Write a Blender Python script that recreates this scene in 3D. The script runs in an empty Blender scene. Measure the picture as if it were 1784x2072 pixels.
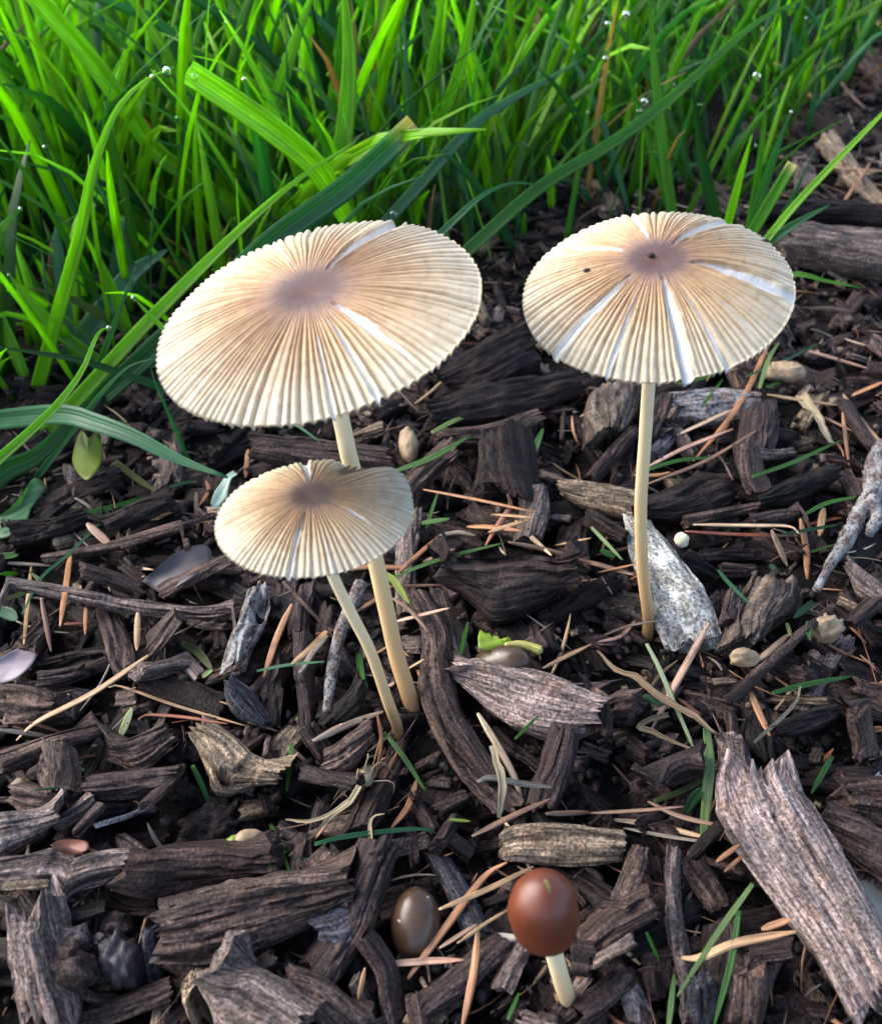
import bpy, math, random
import numpy as np

# ------------------------------------------------------------------ camera, sky, sun, exposure
U = 0.01                                   # the helpers below think in centimetres
scene = bpy.context.scene
CAM_H, PITCH = 13.5, math.radians(42.0)    # phone held 13.5 cm above the mulch, looking 42 degrees down
FPX, CX, CY = 2147.0, 892.0, 1036.0        # focal length and centre in the pixels of a 1784 x 2072 view of the photograph
cam_data = bpy.data.cameras.new("camera")
cam = bpy.data.objects.new("camera", cam_data)
scene.collection.objects.link(cam)
cam.location = (0, 0, CAM_H * U)
cam.rotation_euler = (math.radians(90) - PITCH, 0, 0)
cam_data.sensor_fit = 'HORIZONTAL'
cam_data.lens = 4.15
cam_data.sensor_width = 4.15 * 1784.0 / FPX
cam_data.clip_start = 0.004
cam_data.clip_end = 60.0
cam_data.dof.use_dof = True
cam_data.dof.focus_distance = 0.158
cam_data.dof.aperture_fstop = 4.2
scene.camera = cam

SUN_AZ, SUN_EL = math.radians(-72), math.radians(36)     # azimuth from +Y (away from the camera), negative = left
world = bpy.data.worlds.new("World")
scene.world = world
world.use_nodes = True
wn = world.node_tree.nodes
sky = wn.new("ShaderNodeTexSky")
sky.sky_type = 'NISHITA'
sky.sun_disc = False
sky.sun_elevation = SUN_EL
sky.sun_rotation = SUN_AZ
sky.dust_density = 2.2
sky.ozone_density = 0.6
wn["Background"].inputs["Strength"].default_value = 0.12
world.node_tree.links.new(sky.outputs[0], wn["Background"].inputs["Color"])

sun_data = bpy.data.lights.new("sun", 'SUN')
sun = bpy.data.objects.new("sun", sun_data)
scene.collection.objects.link(sun)
sun_data.energy = 1.4
sun_data.angle = math.radians(55)
sun_data.color = (1.0, 0.985, 0.965)
sd = (math.sin(SUN_AZ) * math.cos(SUN_EL), math.cos(SUN_AZ) * math.cos(SUN_EL), math.sin(SUN_EL))
from mathutils import Vector
sun.rotation_euler = Vector(sd).to_track_quat('Z', 'Y').to_euler()
sun.location = (sd[0] * 3, sd[1] * 3, sd[2] * 3)

vs = scene.view_settings
vs.view_transform = 'Standard'
vs.look = 'None'
vs.exposure = 1.92
vs.gamma = 1.0
vs.use_curve_mapping = False
scene.cycles.max_bounces = 8
scene.cycles.transparent_max_bounces = 8
scene.cycles.use_denoising = True

# ------------------------------------------------------------------ helpers
rng = np.random.default_rng(11)
random.seed(11)
COL = scene.collection
_fw = np.array([0, math.cos(PITCH), -math.sin(PITCH)])
_up = np.array([0, math.sin(PITCH), math.cos(PITCH)])
_rt = np.array([1.0, 0, 0])
_C = np.array([0, 0, CAM_H])


def ray(x, y):
    return _rt * ((x - CX) / FPX) + _up * ((CY - y) / FPX) + _fw


def P(x, y, z=0.4):                        # the point of a pixel's ray at height z
    d = ray(x, y)
    return _C + d * ((z - CAM_H) / d[2])


def PY(x, y, Y):                           # the point of a pixel's ray at distance Y along the ground
    d = ray(x, y)
    return _C + d * (Y / d[1])


def proj(v):
    v = np.asarray(v) - _C
    w = v @ _fw
    return np.stack([CX + FPX * (v @ _rt) / w, CY - FPX * (v @ _up) / w], -1)


K = 0.3335
CROP = {'A': (0, 912.9, K), 'B': (594.9, 836.9, K), 'C': (1189, 684.7, K), 'D': (1189, 1217.2, K), 'E': (0, 1445.5, K),
        'F': (594.9, 1445.5, K), 'G': (1189, 1445.5, K), 'H': (410.8, 897.7, .30105), 'S': (0, 0, 1.0),
        '1': (0, 0, .5117), '2': (871, 0, .5117), '5': (0, 456.5, .2985)}


def cv(c, pts):
    ox, oy, s = CROP[c]
    return [(ox + s * x, oy + s * y) for x, y in pts]


def _h(ix, iy, s):
    n = (ix * 374761393 + iy * 668265263 + s * 1274126177) & 0xffffffff
    n = ((n ^ (n >> 13)) * 1103515245) & 0xffffffff
    n = ((n ^ (n >> 16)) * 668265263) & 0xffffffff
    return ((n ^ (n >> 15)) & 0xffff) / 65535.0


def vn(x, y, s=0):                         # 2-D value noise, 0..1
    x = np.asarray(x, float)
    y = np.asarray(y, float)
    x, y = np.broadcast_arrays(x, y)
    xi = np.floor(x).astype(np.int64)
    yi = np.floor(y).astype(np.int64)
    fx = x - xi
    fy = y - yi
    fx = fx * fx * (3 - 2 * fx)
    fy = fy * fy * (3 - 2 * fy)
    a = _h(xi, yi, s)
    b = _h(xi + 1, yi, s)
    c = _h(xi, yi + 1, s)
    d = _h(xi + 1, yi + 1, s)
    return (a * (1 - fx) + b * fx) * (1 - fy) + (c * (1 - fx) + d * fx) * fy


def fbm(x, y, s=0, o=4):
    t, a, n = 0.0, 1.0, 0.0
    for k in range(o):
        t = t + a * vn(x * 2 ** k, y * 2 ** k, s + 17 * k)
        n += a
        a *= 0.55
    return t / n


def sstep(a, b, x):
    t = np.clip((x - a) / (b - a), 0, 1)
    return t * t * (3 - 2 * t)


def unit(v):
    v = np.asarray(v, float)
    return v / (np.linalg.norm(v, axis=-1, keepdims=True) + 1e-12)


def resample(pts, n, smooth=True):
    p = np.asarray(pts, float)
    if smooth and len(p) > 2:              # Catmull-Rom first
        q = np.vstack([2 * p[0] - p[1], p, 2 * p[-1] - p[-2]])
        out = []
        for i in range(1, len(q) - 2):
            t = np.linspace(0, 1, 12, endpoint=False)[:, None]
            a, b, c, d = q[i - 1], q[i], q[i + 1], q[i + 2]
            out.append(0.5 * (2 * b + (c - a) * t + (2 * a - 5 * b + 4 * c - d) * t ** 2 + (3 * b - a - 3 * c + d) * t ** 3))
        p = np.vstack(out + [p[-1:]])
    s = np.concatenate([[0], np.cumsum(np.linalg.norm(np.diff(p, axis=0), axis=1))])
    u = np.linspace(0, s[-1], n)
    return np.stack([np.interp(u, s, p[:, k]) for k in range(p.shape[1])], -1)


def mesh_obj(name, V, F, mat, parent=None, attrs=None, smooth=True, origin=None):
    """V in cm (world), F a list of index arrays (each array all quads or all triangles)."""
    V = np.asarray(V, float)
    o0 = np.array(origin if origin is not None else [V[:, 0].mean(), V[:, 1].mean(), V[:, 2].min()])
    me = bpy.data.meshes.new(name)
    F = [np.asarray(f, np.int32) for f in (F if isinstance(F, list) else [F]) if len(f)]
    loops = np.concatenate([f.ravel() for f in F])
    tot = np.concatenate([np.full(len(f), f.shape[1], np.int32) for f in F])
    me.vertices.add(len(V))
    me.vertices.foreach_set("co", ((V - o0) * U).astype(np.float32).ravel())
    me.loops.add(len(loops))
    me.loops.foreach_set("vertex_index", loops)
    me.polygons.add(len(tot))
    me.polygons.foreach_set("loop_start", np.concatenate([[0], np.cumsum(tot)[:-1]]).astype(np.int32))
    me.polygons.foreach_set("loop_total", tot)
    me.polygons.foreach_set("use_smooth", np.full(len(tot), smooth))
    for k, a in (attrs or {}).items():
        a = np.asarray(a, np.float32)
        if a.ndim == 1 or a.shape[1] == 1:
            at = me.attributes.new(k, 'FLOAT', 'POINT')
            at.data.foreach_set("value", a.ravel())
        elif k == 'col':
            at = me.attributes.new(k, 'FLOAT_COLOR', 'POINT')
            at.data.foreach_set("color", np.hstack([a[:, :3], np.ones((len(a), 1), np.float32)]).ravel())
        else:
            at = me.attributes.new(k, 'FLOAT_VECTOR', 'POINT')
            at.data.foreach_set("vector", a.ravel())
    me.update(calc_edges=True)
    me.validate()
    if mat is not None:
        me.materials.append(mat)
    ob = bpy.data.objects.new(name, me)
    COL.objects.link(ob)
    pw = np.zeros(3)
    if parent is not None:
        ob.parent = parent
        q = parent
        while q is not None:
            pw += np.array(q.location)
            q = q.parent
    ob.location = o0 * U - pw
    return ob


def tag(o, label, cat, group=None):
    o["label"] = label
    o["category"] = cat
    if group:
        o["group"] = group
    return o


def kind(o, k):
    o["kind"] = k
    return o


def empty(name, loc):
    e = bpy.data.objects.new(name, None)
    COL.objects.link(e)
    e.empty_display_size = 0.01
    e.location = np.asarray(loc) * U
    return e


def grid_faces(nu, nv, wrap=False, off=0):
    u = np.arange(nu - 1)
    v = np.arange(nv if wrap else nv - 1)
    uu, vv = np.meshgrid(u, v, indexing='ij')
    v2 = (vv + 1) % nv
    return (np.stack([uu * nv + vv, uu * nv + v2, (uu + 1) * nv + v2, (uu + 1) * nv + vv], -1).reshape(-1, 4) + off)


class Batch:                               # many small pieces joined into one mesh
    def __init__(s):
        s.V, s.F, s.A, s.n = [], {}, {}, 0

    def add(s, V, F, A):
        s.V.append(V)
        for f in F:
            f = np.asarray(f)
            if len(f):
                s.F.setdefault(f.shape[1], []).append(f + s.n)
        for k, a in A.items():
            s.A.setdefault(k, []).append(a)
        s.n += len(V)

    def build(s, name, mat, smooth=True):
        return mesh_obj(name, np.vstack(s.V), [np.vstack(f) for f in s.F.values()], mat,
                        attrs={k: np.concatenate(a) for k, a in s.A.items()}, smooth=smooth, origin=(0, 15, 0))


# height of the litter so far, so that each piece comes to rest on what lies below it
HX0, HY0, HS = -32.0, 2.0, 0.1
HF = np.zeros((640, 640))


def hidx(x, y):
    return (np.clip(((np.asarray(x) - HX0) / HS).astype(int), 0, 639), np.clip(((np.asarray(y) - HY0) / HS).astype(int), 0, 639))


def hget(x, y):
    return HF[hidx(x, y)]


def hput(x, y, z):
    np.maximum.at(HF, hidx(x, y), z)


def soil(x, y):
    x = np.asarray(x, float)
    y = np.asarray(y, float)
    return 0.42 * (fbm(x * 0.16, y * 0.16, 3, 3) - 0.5) + 0.26 * (fbm(x * 0.9, y * 0.9, 5, 4) - 0.5) + 0.02


gx, gy = np.meshgrid(HX0 + HS * np.arange(640), HY0 + HS * np.arange(640), indexing='ij')
HF[:] = soil(gx, gy)

# ------------------------------------------------------------------ materials
def new_mat(name):
    m = bpy.data.materials.new(name)
    m.use_nodes = True
    nt = m.node_tree
    return m, nt, nt.nodes["Principled BSDF"]


def N(nt, t, **kw):
    n = nt.nodes.new("ShaderNode" + t)
    for k, v in kw.items():
        if k.startswith("i_"):
            n.inputs[k[2:]].default_value = v
        else:
            setattr(n, k, v)
    return n


def attr(nt, name):
    return N(nt, "Attribute", attribute_name=name)


def L(nt, a, b):
    nt.links.new(a, b)


def math_n(nt, op, a, b=None, clamp=False):
    n = N(nt, "Math", operation=op, use_clamp=clamp)
    for i, v in enumerate((a, b)):
        if v is None:
            continue
        if isinstance(v, (int, float)):
            n.inputs[i].default_value = v
        else:
            L(nt, v, n.inputs[i])
    return n.outputs[0]


def mixc(nt, fac, a, b, blend='MIX'):
    n = N(nt, "Mix", data_type='RGBA', blend_type=blend)
    for s, v in ((n.inputs[0], fac), (n.inputs[6], a), (n.inputs[7], b)):
        if isinstance(v, (int, float)):
            s.default_value = v
        elif isinstance(v, tuple):
            s.default_value = (*v, 1)
        else:
            L(nt, v, s)
    return n.outputs[2]


def ramp(nt, fac, stops, interp='LINEAR'):
    n = N(nt, "ValToRGB")
    n.color_ramp.interpolation = interp
    e = n.color_ramp.elements
    while len(e) < len(stops):
        e.new(0.5)
    for el, (p, c) in zip(e, stops):
        el.position = p
        el.color = (*c, 1) if isinstance(c, tuple) else (c, c, c, 1)
    L(nt, fac, n.inputs[0])
    return n.outputs[0]


def noise(nt, vec, scale, mapping=None, detail=5, rough=0.6):
    if mapping:
        mp = N(nt, "Mapping")
        mp.inputs["Scale"].default_value = mapping
        L(nt, vec, mp.inputs["Vector"])
        vec = mp.outputs[0]
    n = N(nt, "TexNoise", i_Scale=scale, i_Detail=detail, i_Roughness=rough)
    L(nt, vec, n.inputs["Vector"])
    return n.outputs[0]


def bump(nt, bsdf, hgt, strength, dist, prev=None):
    b = N(nt, "Bump", i_Strength=strength, i_Distance=dist)
    L(nt, hgt, b.inputs["Height"])
    if prev is not None:
        L(nt, prev, b.inputs["Normal"])
    L(nt, b.outputs[0], bsdf.inputs["Normal"])
    return b.outputs[0]


def wood_material(name, fibre=1.0, grain=0.85, lichen=0.0, rough=0.6):
    """'col' is the wood's own colour, 'fib' its own coordinates in cm, x running along the fibres."""
    m, nt, b = new_mat(name)
    col = attr(nt, "col").outputs["Color"]
    fib = attr(nt, "fib").outputs["Vector"]
    st = noise(nt, fib, 1.0, (0.7, 6.5 * fibre + 1.5, 6.5 * fibre + 1.5), 4, 0.62)
    fine = noise(nt, fib, 1.0, (2.0, 19 * fibre + 5, 19 * fibre + 5), 3, 0.6)
    pat = noise(nt, fib, 1.7, None, 5, 0.65)
    gr = noise(nt, fib, 22.0, None, 3, 0.7)
    k = ramp(nt, st, [(0.30, 0.22), (0.42, 0.65), (0.54, 1.05), (0.72, 1.8)])
    c = mixc(nt, 1.0, col, k, 'MULTIPLY')
    kf = ramp(nt, fine, [(0.34, 0.32), (0.5, 1.0), (0.66, 1.8)])
    c = mixc(nt, 0.9, c, kf, 'MULTIPLY')
    grey = ramp(nt, pat, [(0.5, 0.0), (0.72, 1.0)])
    cg = mixc(nt, 1.0, c, (1.6, 1.56, 1.62), 'MULTIPLY')
    c = mixc(nt, grey, c, cg)
    warm = ramp(nt, noise(nt, fib, 3.1, None, 3), [(0.55, 0.0), (0.8, 0.5)])
    c = mixc(nt, warm, c, mixc(nt, 1.0, c, (1.5, 1.05, 0.7), 'MULTIPLY'))
    sp = ramp(nt, gr, [(0.37, 0.25), (0.5, 1.0), (0.64, 1.8)])
    c = mixc(nt, grain, c, sp, 'MULTIPLY')
    if lichen > 0:
        li = ramp(nt, noise(nt, fib, 5.5, (0.6, 1, 1), 6, 0.75), [(0.44, 0.0), (0.58, 1.0)])
        c = mixc(nt, math_n(nt, 'MULTIPLY', li, 0.8), c, (0.36, 0.365, 0.36))
        bl = ramp(nt, noise(nt, fib, 20.0, None, 3), [(0.36, 0.12), (0.48, 1.0)])
        c = mixc(nt, 1.0, c, bl, 'MULTIPLY')
    L(nt, c, b.inputs["Base Color"])
    r = ramp(nt, pat, [(0.3, rough - 0.14), (0.7, rough + 0.14)])
    L(nt, r, b.inputs["Roughness"])
    b.inputs["Specular IOR Level"].default_value = 0.2
    h = math_n(nt, 'ADD', math_n(nt, 'MULTIPLY', st, 1.0), math_n(nt, 'MULTIPLY', fine, 0.5))
    h = math_n(nt, 'ADD', h, math_n(nt, 'MULTIPLY', gr, 0.4 * (2 - fibre)))
    bump(nt, b, h, 0.9, 0.0008)
    return m


M_WOOD = wood_material("weathered_wood")
M_BARK = wood_material("crumbly_bark", fibre=0.35, grain=0.8, rough=0.68)
M_LICHEN = wood_material("lichened_wood", fibre=0.4, grain=0.6, lichen=1.0, rough=0.75)
M_STONE = wood_material("speckled_stone", fibre=0.1, grain=0.9, rough=0.6)


def needle_material():
    m, nt, b = new_mat("dry_needle")
    col = attr(nt, "col").outputs["Color"]
    fib = attr(nt, "fib").outputs["Vector"]
    c = mixc(nt, 0.8, col, ramp(nt, noise(nt, fib, 1.0, (1.2, 22, 22), 4), [(0.34, 0.3), (0.5, 0.9), (0.68, 1.4)]), 'MULTIPLY')
    c = mixc(nt, 0.85, c, ramp(nt, noise(nt, fib, 3.0, None, 4), [(0.3, 0.35), (0.45, 0.95), (0.7, 1.2)]), 'MULTIPLY')
    L(nt, c, b.inputs["Base Color"])
    b.inputs["Roughness"].default_value = 0.45
    bump(nt, b, noise(nt, fib, 1.0, (2, 40, 40), 3), 0.5, 0.0003)
    return m


M_NEEDLE = needle_material()


def leaf_material(name, trans=0.35, rough=0.36, vein=9.0):
    m, nt, b = new_mat(name)
    out = nt.nodes["Material Output"]
    col = attr(nt, "col").outputs["Color"]
    fib = attr(nt, "fib").outputs["Vector"]       # x along (cm), y across (-1..1)
    sp = N(nt, "SeparateXYZ")
    L(nt, fib, sp.inputs[0])
    wv = math_n(nt, 'SINE', math_n(nt, 'MULTIPLY', sp.outputs[1], vein * 2))
    k = ramp(nt, math_n(nt, 'MULTIPLY_ADD', wv, 0.5), [(0.0, 0.0), (1.0, 1.0)])
    v = N(nt, "Math", operation='MULTIPLY_ADD')
    L(nt, wv, v.inputs[0])
    v.inputs[1].default_value = 0.5
    v.inputs[2].default_value = 0.5
    c = mixc(nt, 0.35, col, ramp(nt, v.outputs[0], [(0.0, 0.62), (1.0, 1.2)]), 'MULTIPLY')
    c = mixc(nt, 0.6, c, ramp(nt, noise(nt, fib, 1.2, (0.7, 1.2, 1), 4), [(0.3, 0.6), (0.7, 1.35)]), 'MULTIPLY')
    mid = ramp(nt, math_n(nt, 'ABSOLUTE', sp.outputs[1]), [(0.03, 1.0), (0.14, 0.0)])
    c = mixc(nt, math_n(nt, 'MULTIPLY', mid, 0.35), c, mixc(nt, 1.0, c, (1.5, 1.4, 1.3), 'MULTIPLY'))
    L(nt, c, b.inputs["Base Color"])
    b.inputs["Roughness"].default_value = rough
    b.inputs["Specular IOR Level"].default_value = 0.45
    bump(nt, b, v.outputs[0], 0.35, 0.0002)
    tr = N(nt, "BsdfTranslucent")
    L(nt, mixc(nt, 1.0, c, (2.3, 2.1, 0.6), 'MULTIPLY'), tr.inputs[0])
    mx = N(nt, "MixShader", i_Fac=trans)
    L(nt, b.outputs[0], mx.inputs[1])
    L(nt, tr.outputs[0], mx.inputs[2])
    L(nt, mx.outputs[0], out.inputs[0])
    return m


M_GRASS = leaf_material("grass_leaf", 0.55, 0.34)
M_DRYLEAF = leaf_material("dry_leaf", 0.1, 0.5, 4.0)


def soil_material():
    m, nt, b = new_mat("dark_soil")
    tc = N(nt, "TexCoord").outputs["Object"]
    n1 = noise(nt, tc, 420.0, None, 6, 0.7)
    n2 = noise(nt, tc, 60.0, None, 4, 0.6)
    c = ramp(nt, n1, [(0.3, (0.003, 0.0025, 0.0025)), (0.5, (0.010, 0.008, 0.007)), (0.72, (0.032, 0.024, 0.019))])
    c = mixc(nt, 0.7, c, ramp(nt, n2, [(0.3, 0.5), (0.7, 1.4)]), 'MULTIPLY')
    L(nt, c, b.inputs["Base Color"])
    b.inputs["Roughness"].default_value = 0.8
    b.inputs["Specular IOR Level"].default_value = 0.15
    bump(nt, b, n1, 1.0, 0.003)
    return m


M_SOIL = soil_material()


def crumb_material():
    m, nt, b = new_mat("soil_crumb")
    col = attr(nt, "col").outputs["Color"]
    tc = N(nt, "TexCoord").outputs["Object"]
    n1 = noise(nt, tc, 700.0, None, 4, 0.7)
    L(nt, mixc(nt, 0.9, col, ramp(nt, n1, [(0.3, 0.4), (0.7, 1.6)]), 'MULTIPLY'), b.inputs["Base Color"])
    b.inputs["Roughness"].default_value = 0.6
    b.inputs["Specular IOR Level"].default_value = 0.25
    bump(nt, b, n1, 0.8, 0.0006)
    return m


M_CRUMB = crumb_material()


def cap_material():
    """'cap' = (distance from the centre 0..1, height of the ridge 0..1, how far the skin is split to white flesh 0..1)"""
    m, nt, b = new_mat("pleated_cap_skin")
    a = N(nt, "SeparateXYZ")
    L(nt, attr(nt, "cap").outputs["Vector"], a.inputs[0])
    fib = attr(nt, "fib").outputs["Vector"]           # (angle, radius, seed)
    rho, ridge, split = a.outputs
    rn = noise(nt, fib, 1.0, (16, 1.3, 1), 5, 0.6)
    r2 = math_n(nt, 'ADD', rho, math_n(nt, 'MULTIPLY', math_n(nt, 'MULTIPLY', math_n(nt, 'SUBTRACT', rn, 0.5), ramp(nt, rho, [(0.05, 0.1), (0.4, 1.0)])), 0.4))
    base = ramp(nt, r2, [(0.0, (0.105, 0.038, 0.026)), (0.09, (0.085, 0.037, 0.031)), (0.17, (0.095, 0.052, 0.048)), (0.26, (0.25, 0.145, 0.09)),
                         (0.38, (0.36, 0.225, 0.115)), (0.58, (0.42, 0.29, 0.165)), (0.80, (0.47, 0.37, 0.245)), (0.97, (0.51, 0.44, 0.32))])
    furrow = mixc(nt, 1.0, base, (0.78, 0.74, 0.70), 'MULTIPLY')
    c = mixc(nt, ramp(nt, ridge, [(0.05, 0.0), (0.55, 1.0)]), furrow, base)
    streak = noise(nt, fib, 1.0, (34, 1.2, 1), 4, 0.65)
    c = mixc(nt, 0.75, c, ramp(nt, streak, [(0.3, (0.70, 0.67, 0.64)), (0.5, (1, 1, 1)), (0.72, (1.2, 1.22, 1.25))]), 'MULTIPLY')
    mott = noise(nt, fib, 1.0, (5, 5, 1), 5, 0.6)
    c = mixc(nt, 0.55, c, ramp(nt, mott, [(0.32, (0.72, 0.66, 0.6)), (0.55, (1.05, 1.05, 1.05))]), 'MULTIPLY')
    fine = noise(nt, fib, 1.0, (70, 26, 1), 3, 0.7)
    c = mixc(nt, 0.3, c, ramp(nt, fine, [(0.35, 0.7), (0.7, 1.25)]), 'MULTIPLY')
    white = mixc(nt, ramp(nt, fine, [(0.3, 0.0), (0.65, 1.0)]), (0.50, 0.50, 0.48), (0.74, 0.75, 0.74))
    c = mixc(nt, math_n(nt, 'MULTIPLY', ramp(nt, split, [(0.25, 0.0), (0.7, 1.0)]), 0.85), c, white)
    L(nt, c, b.inputs["Base Color"])
    b.inputs["Roughness"].default_value = 0.5
    b.inputs["Specular IOR Level"].default_value = 0.35
    b.inputs["Subsurface Weight"].default_value = 0.12
    b.inputs["Subsurface Radius"].default_value = (1.0, 0.6, 0.35)
    b.inputs["Subsurface Scale"].default_value = 0.0012
    bump(nt, b, math_n(nt, 'ADD', math_n(nt, 'MULTIPLY', fine, 0.6), streak), 0.5, 0.00025)
    return m


M_CAP = cap_material()


def stem_material():
    m, nt, b = new_mat("waxy_stem")
    fib = attr(nt, "fib").outputs["Vector"]           # x = 0 at the base .. 1 at the cap, y = angle, z = length in cm
    s = N(nt, "SeparateXYZ")
    L(nt, fib, s.inputs[0])
    cb = N(nt, "CombineXYZ")
    L(nt, s.outputs[1], cb.inputs[0])
    L(nt, s.outputs[2], cb.inputs[1])
    v = cb.outputs[0]
    c = ramp(nt, s.outputs[0], [(0.0, (0.38, 0.20, 0.085)), (0.12, (0.52, 0.31, 0.14)), (0.4, (0.70, 0.52, 0.28)), (0.62, (0.80, 0.68, 0.43)), (0.9, (0.84, 0.75, 0.52))])
    st = noise(nt, v, 1.0, (6, 1.2, 1), 4, 0.6)
    c = mixc(nt, 0.5, c, ramp(nt, st, [(0.3, 0.9), (0.7, 1.12)]), 'MULTIPLY')
    dk = ramp(nt, noise(nt, v, 1.0, (4, 9, 1), 2, 0.5), [(0.72, 0.0), (0.76, 1.0)])
    c = mixc(nt, math_n(nt, 'MULTIPLY', dk, 0.6), c, (0.12, 0.07, 0.04))
    wh = ramp(nt, noise(nt, v, 1.0, (5.5, 13, 1), 2, 0.5), [(0.70, 0.0), (0.74, 1.0)])
    low = ramp(nt, s.outputs[0], [(0.35, 1.0), (0.6, 0.0)])
    c = mixc(nt, math_n(nt, 'MULTIPLY', wh, low), c, (0.82, 0.78, 0.68))
    L(nt, c, b.inputs["Base Color"])
    b.inputs["Roughness"].default_value = 0.42
    b.inputs["Subsurface Weight"].default_value = 0.35
    b.inputs["Subsurface Radius"].default_value = (1.0, 0.65, 0.35)
    b.inputs["Subsurface Scale"].default_value = 0.0015
    bump(nt, b, math_n(nt, 'ADD', st, wh), 0.35, 0.0002)
    return m


M_STEM = stem_material()


def plain_mat(name, c1, c2, scale, rough, bumps=0.3, sss=0.0, spec=0.5, dist=0.0004, mapping=None, specks=None):
    m, nt, b = new_mat(name)
    tc = N(nt, "TexCoord").outputs["Object"]
    n1 = noise(nt, tc, scale, mapping, 5, 0.6)
    c = ramp(nt, n1, [(0.3, c1), (0.7, c2)])
    if specks:
        sk = ramp(nt, noise(nt, tc, 900.0, None, 2, 0.5), [(0.68, 0.0), (0.72, 1.0)])
        c = mixc(nt, sk, c, specks)
    L(nt, c, b.inputs["Base Color"])
    b.inputs["Roughness"].default_value = rough
    b.inputs["Specular IOR Level"].default_value = spec
    if sss:
        b.inputs["Subsurface Weight"].default_value = sss
        b.inputs["Subsurface Radius"].default_value = (1.0, 0.4, 0.2)
        b.inputs["Subsurface Scale"].default_value = 0.001
    bump(nt, b, n1, bumps, dist)
    return m


M_GILL = plain_mat("gill", (0.2, 0.15, 0.1), (0.32, 0.26, 0.19), 200, 0.7)
M_REDCAP = plain_mat("chestnut_cap", (0.06, 0.014, 0.006), (0.15, 0.034, 0.011), 110, 0.42, 0.3, 0.0)
M_BROWNCAP = plain_mat("wet_brown_cap", (0.04, 0.021, 0.012), (0.085, 0.047, 0.026), 260, 0.3, 0.15, 0.0, specks=(0.42, 0.34, 0.25))
M_SEED = plain_mat("pale_seed", (0.52, 0.45, 0.30), (0.68, 0.64, 0.5), 300, 0.45)
M_HUSK = plain_mat("tan_husk", (0.2, 0.13, 0.07), (0.42, 0.3, 0.18), 500, 0.6, 0.6)
M_PEBBLE = plain_mat("dark_pebble", (0.012, 0.010, 0.011), (0.05, 0.043, 0.045), 500, 0.5, 1.0)
M_BUD = plain_mat("green_bud", (0.12, 0.17, 0.02), (0.25, 0.33, 0.05), 300, 0.4)


def water_material():
    m, nt, b = new_mat("water_drop")
    b.inputs["Base Color"].default_value = (1, 1, 1, 1)
    b.inputs["Roughness"].default_value = 0.02
    b.inputs["IOR"].default_value = 1.33
    b.inputs["Transmission Weight"].default_value = 1.0
    n1 = noise(nt, N(nt, "TexCoord").outputs["Object"], 300.0)
    bump(nt, b, n1, 0.03, 0.0001)
    return m


M_WATER = water_material()

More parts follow.
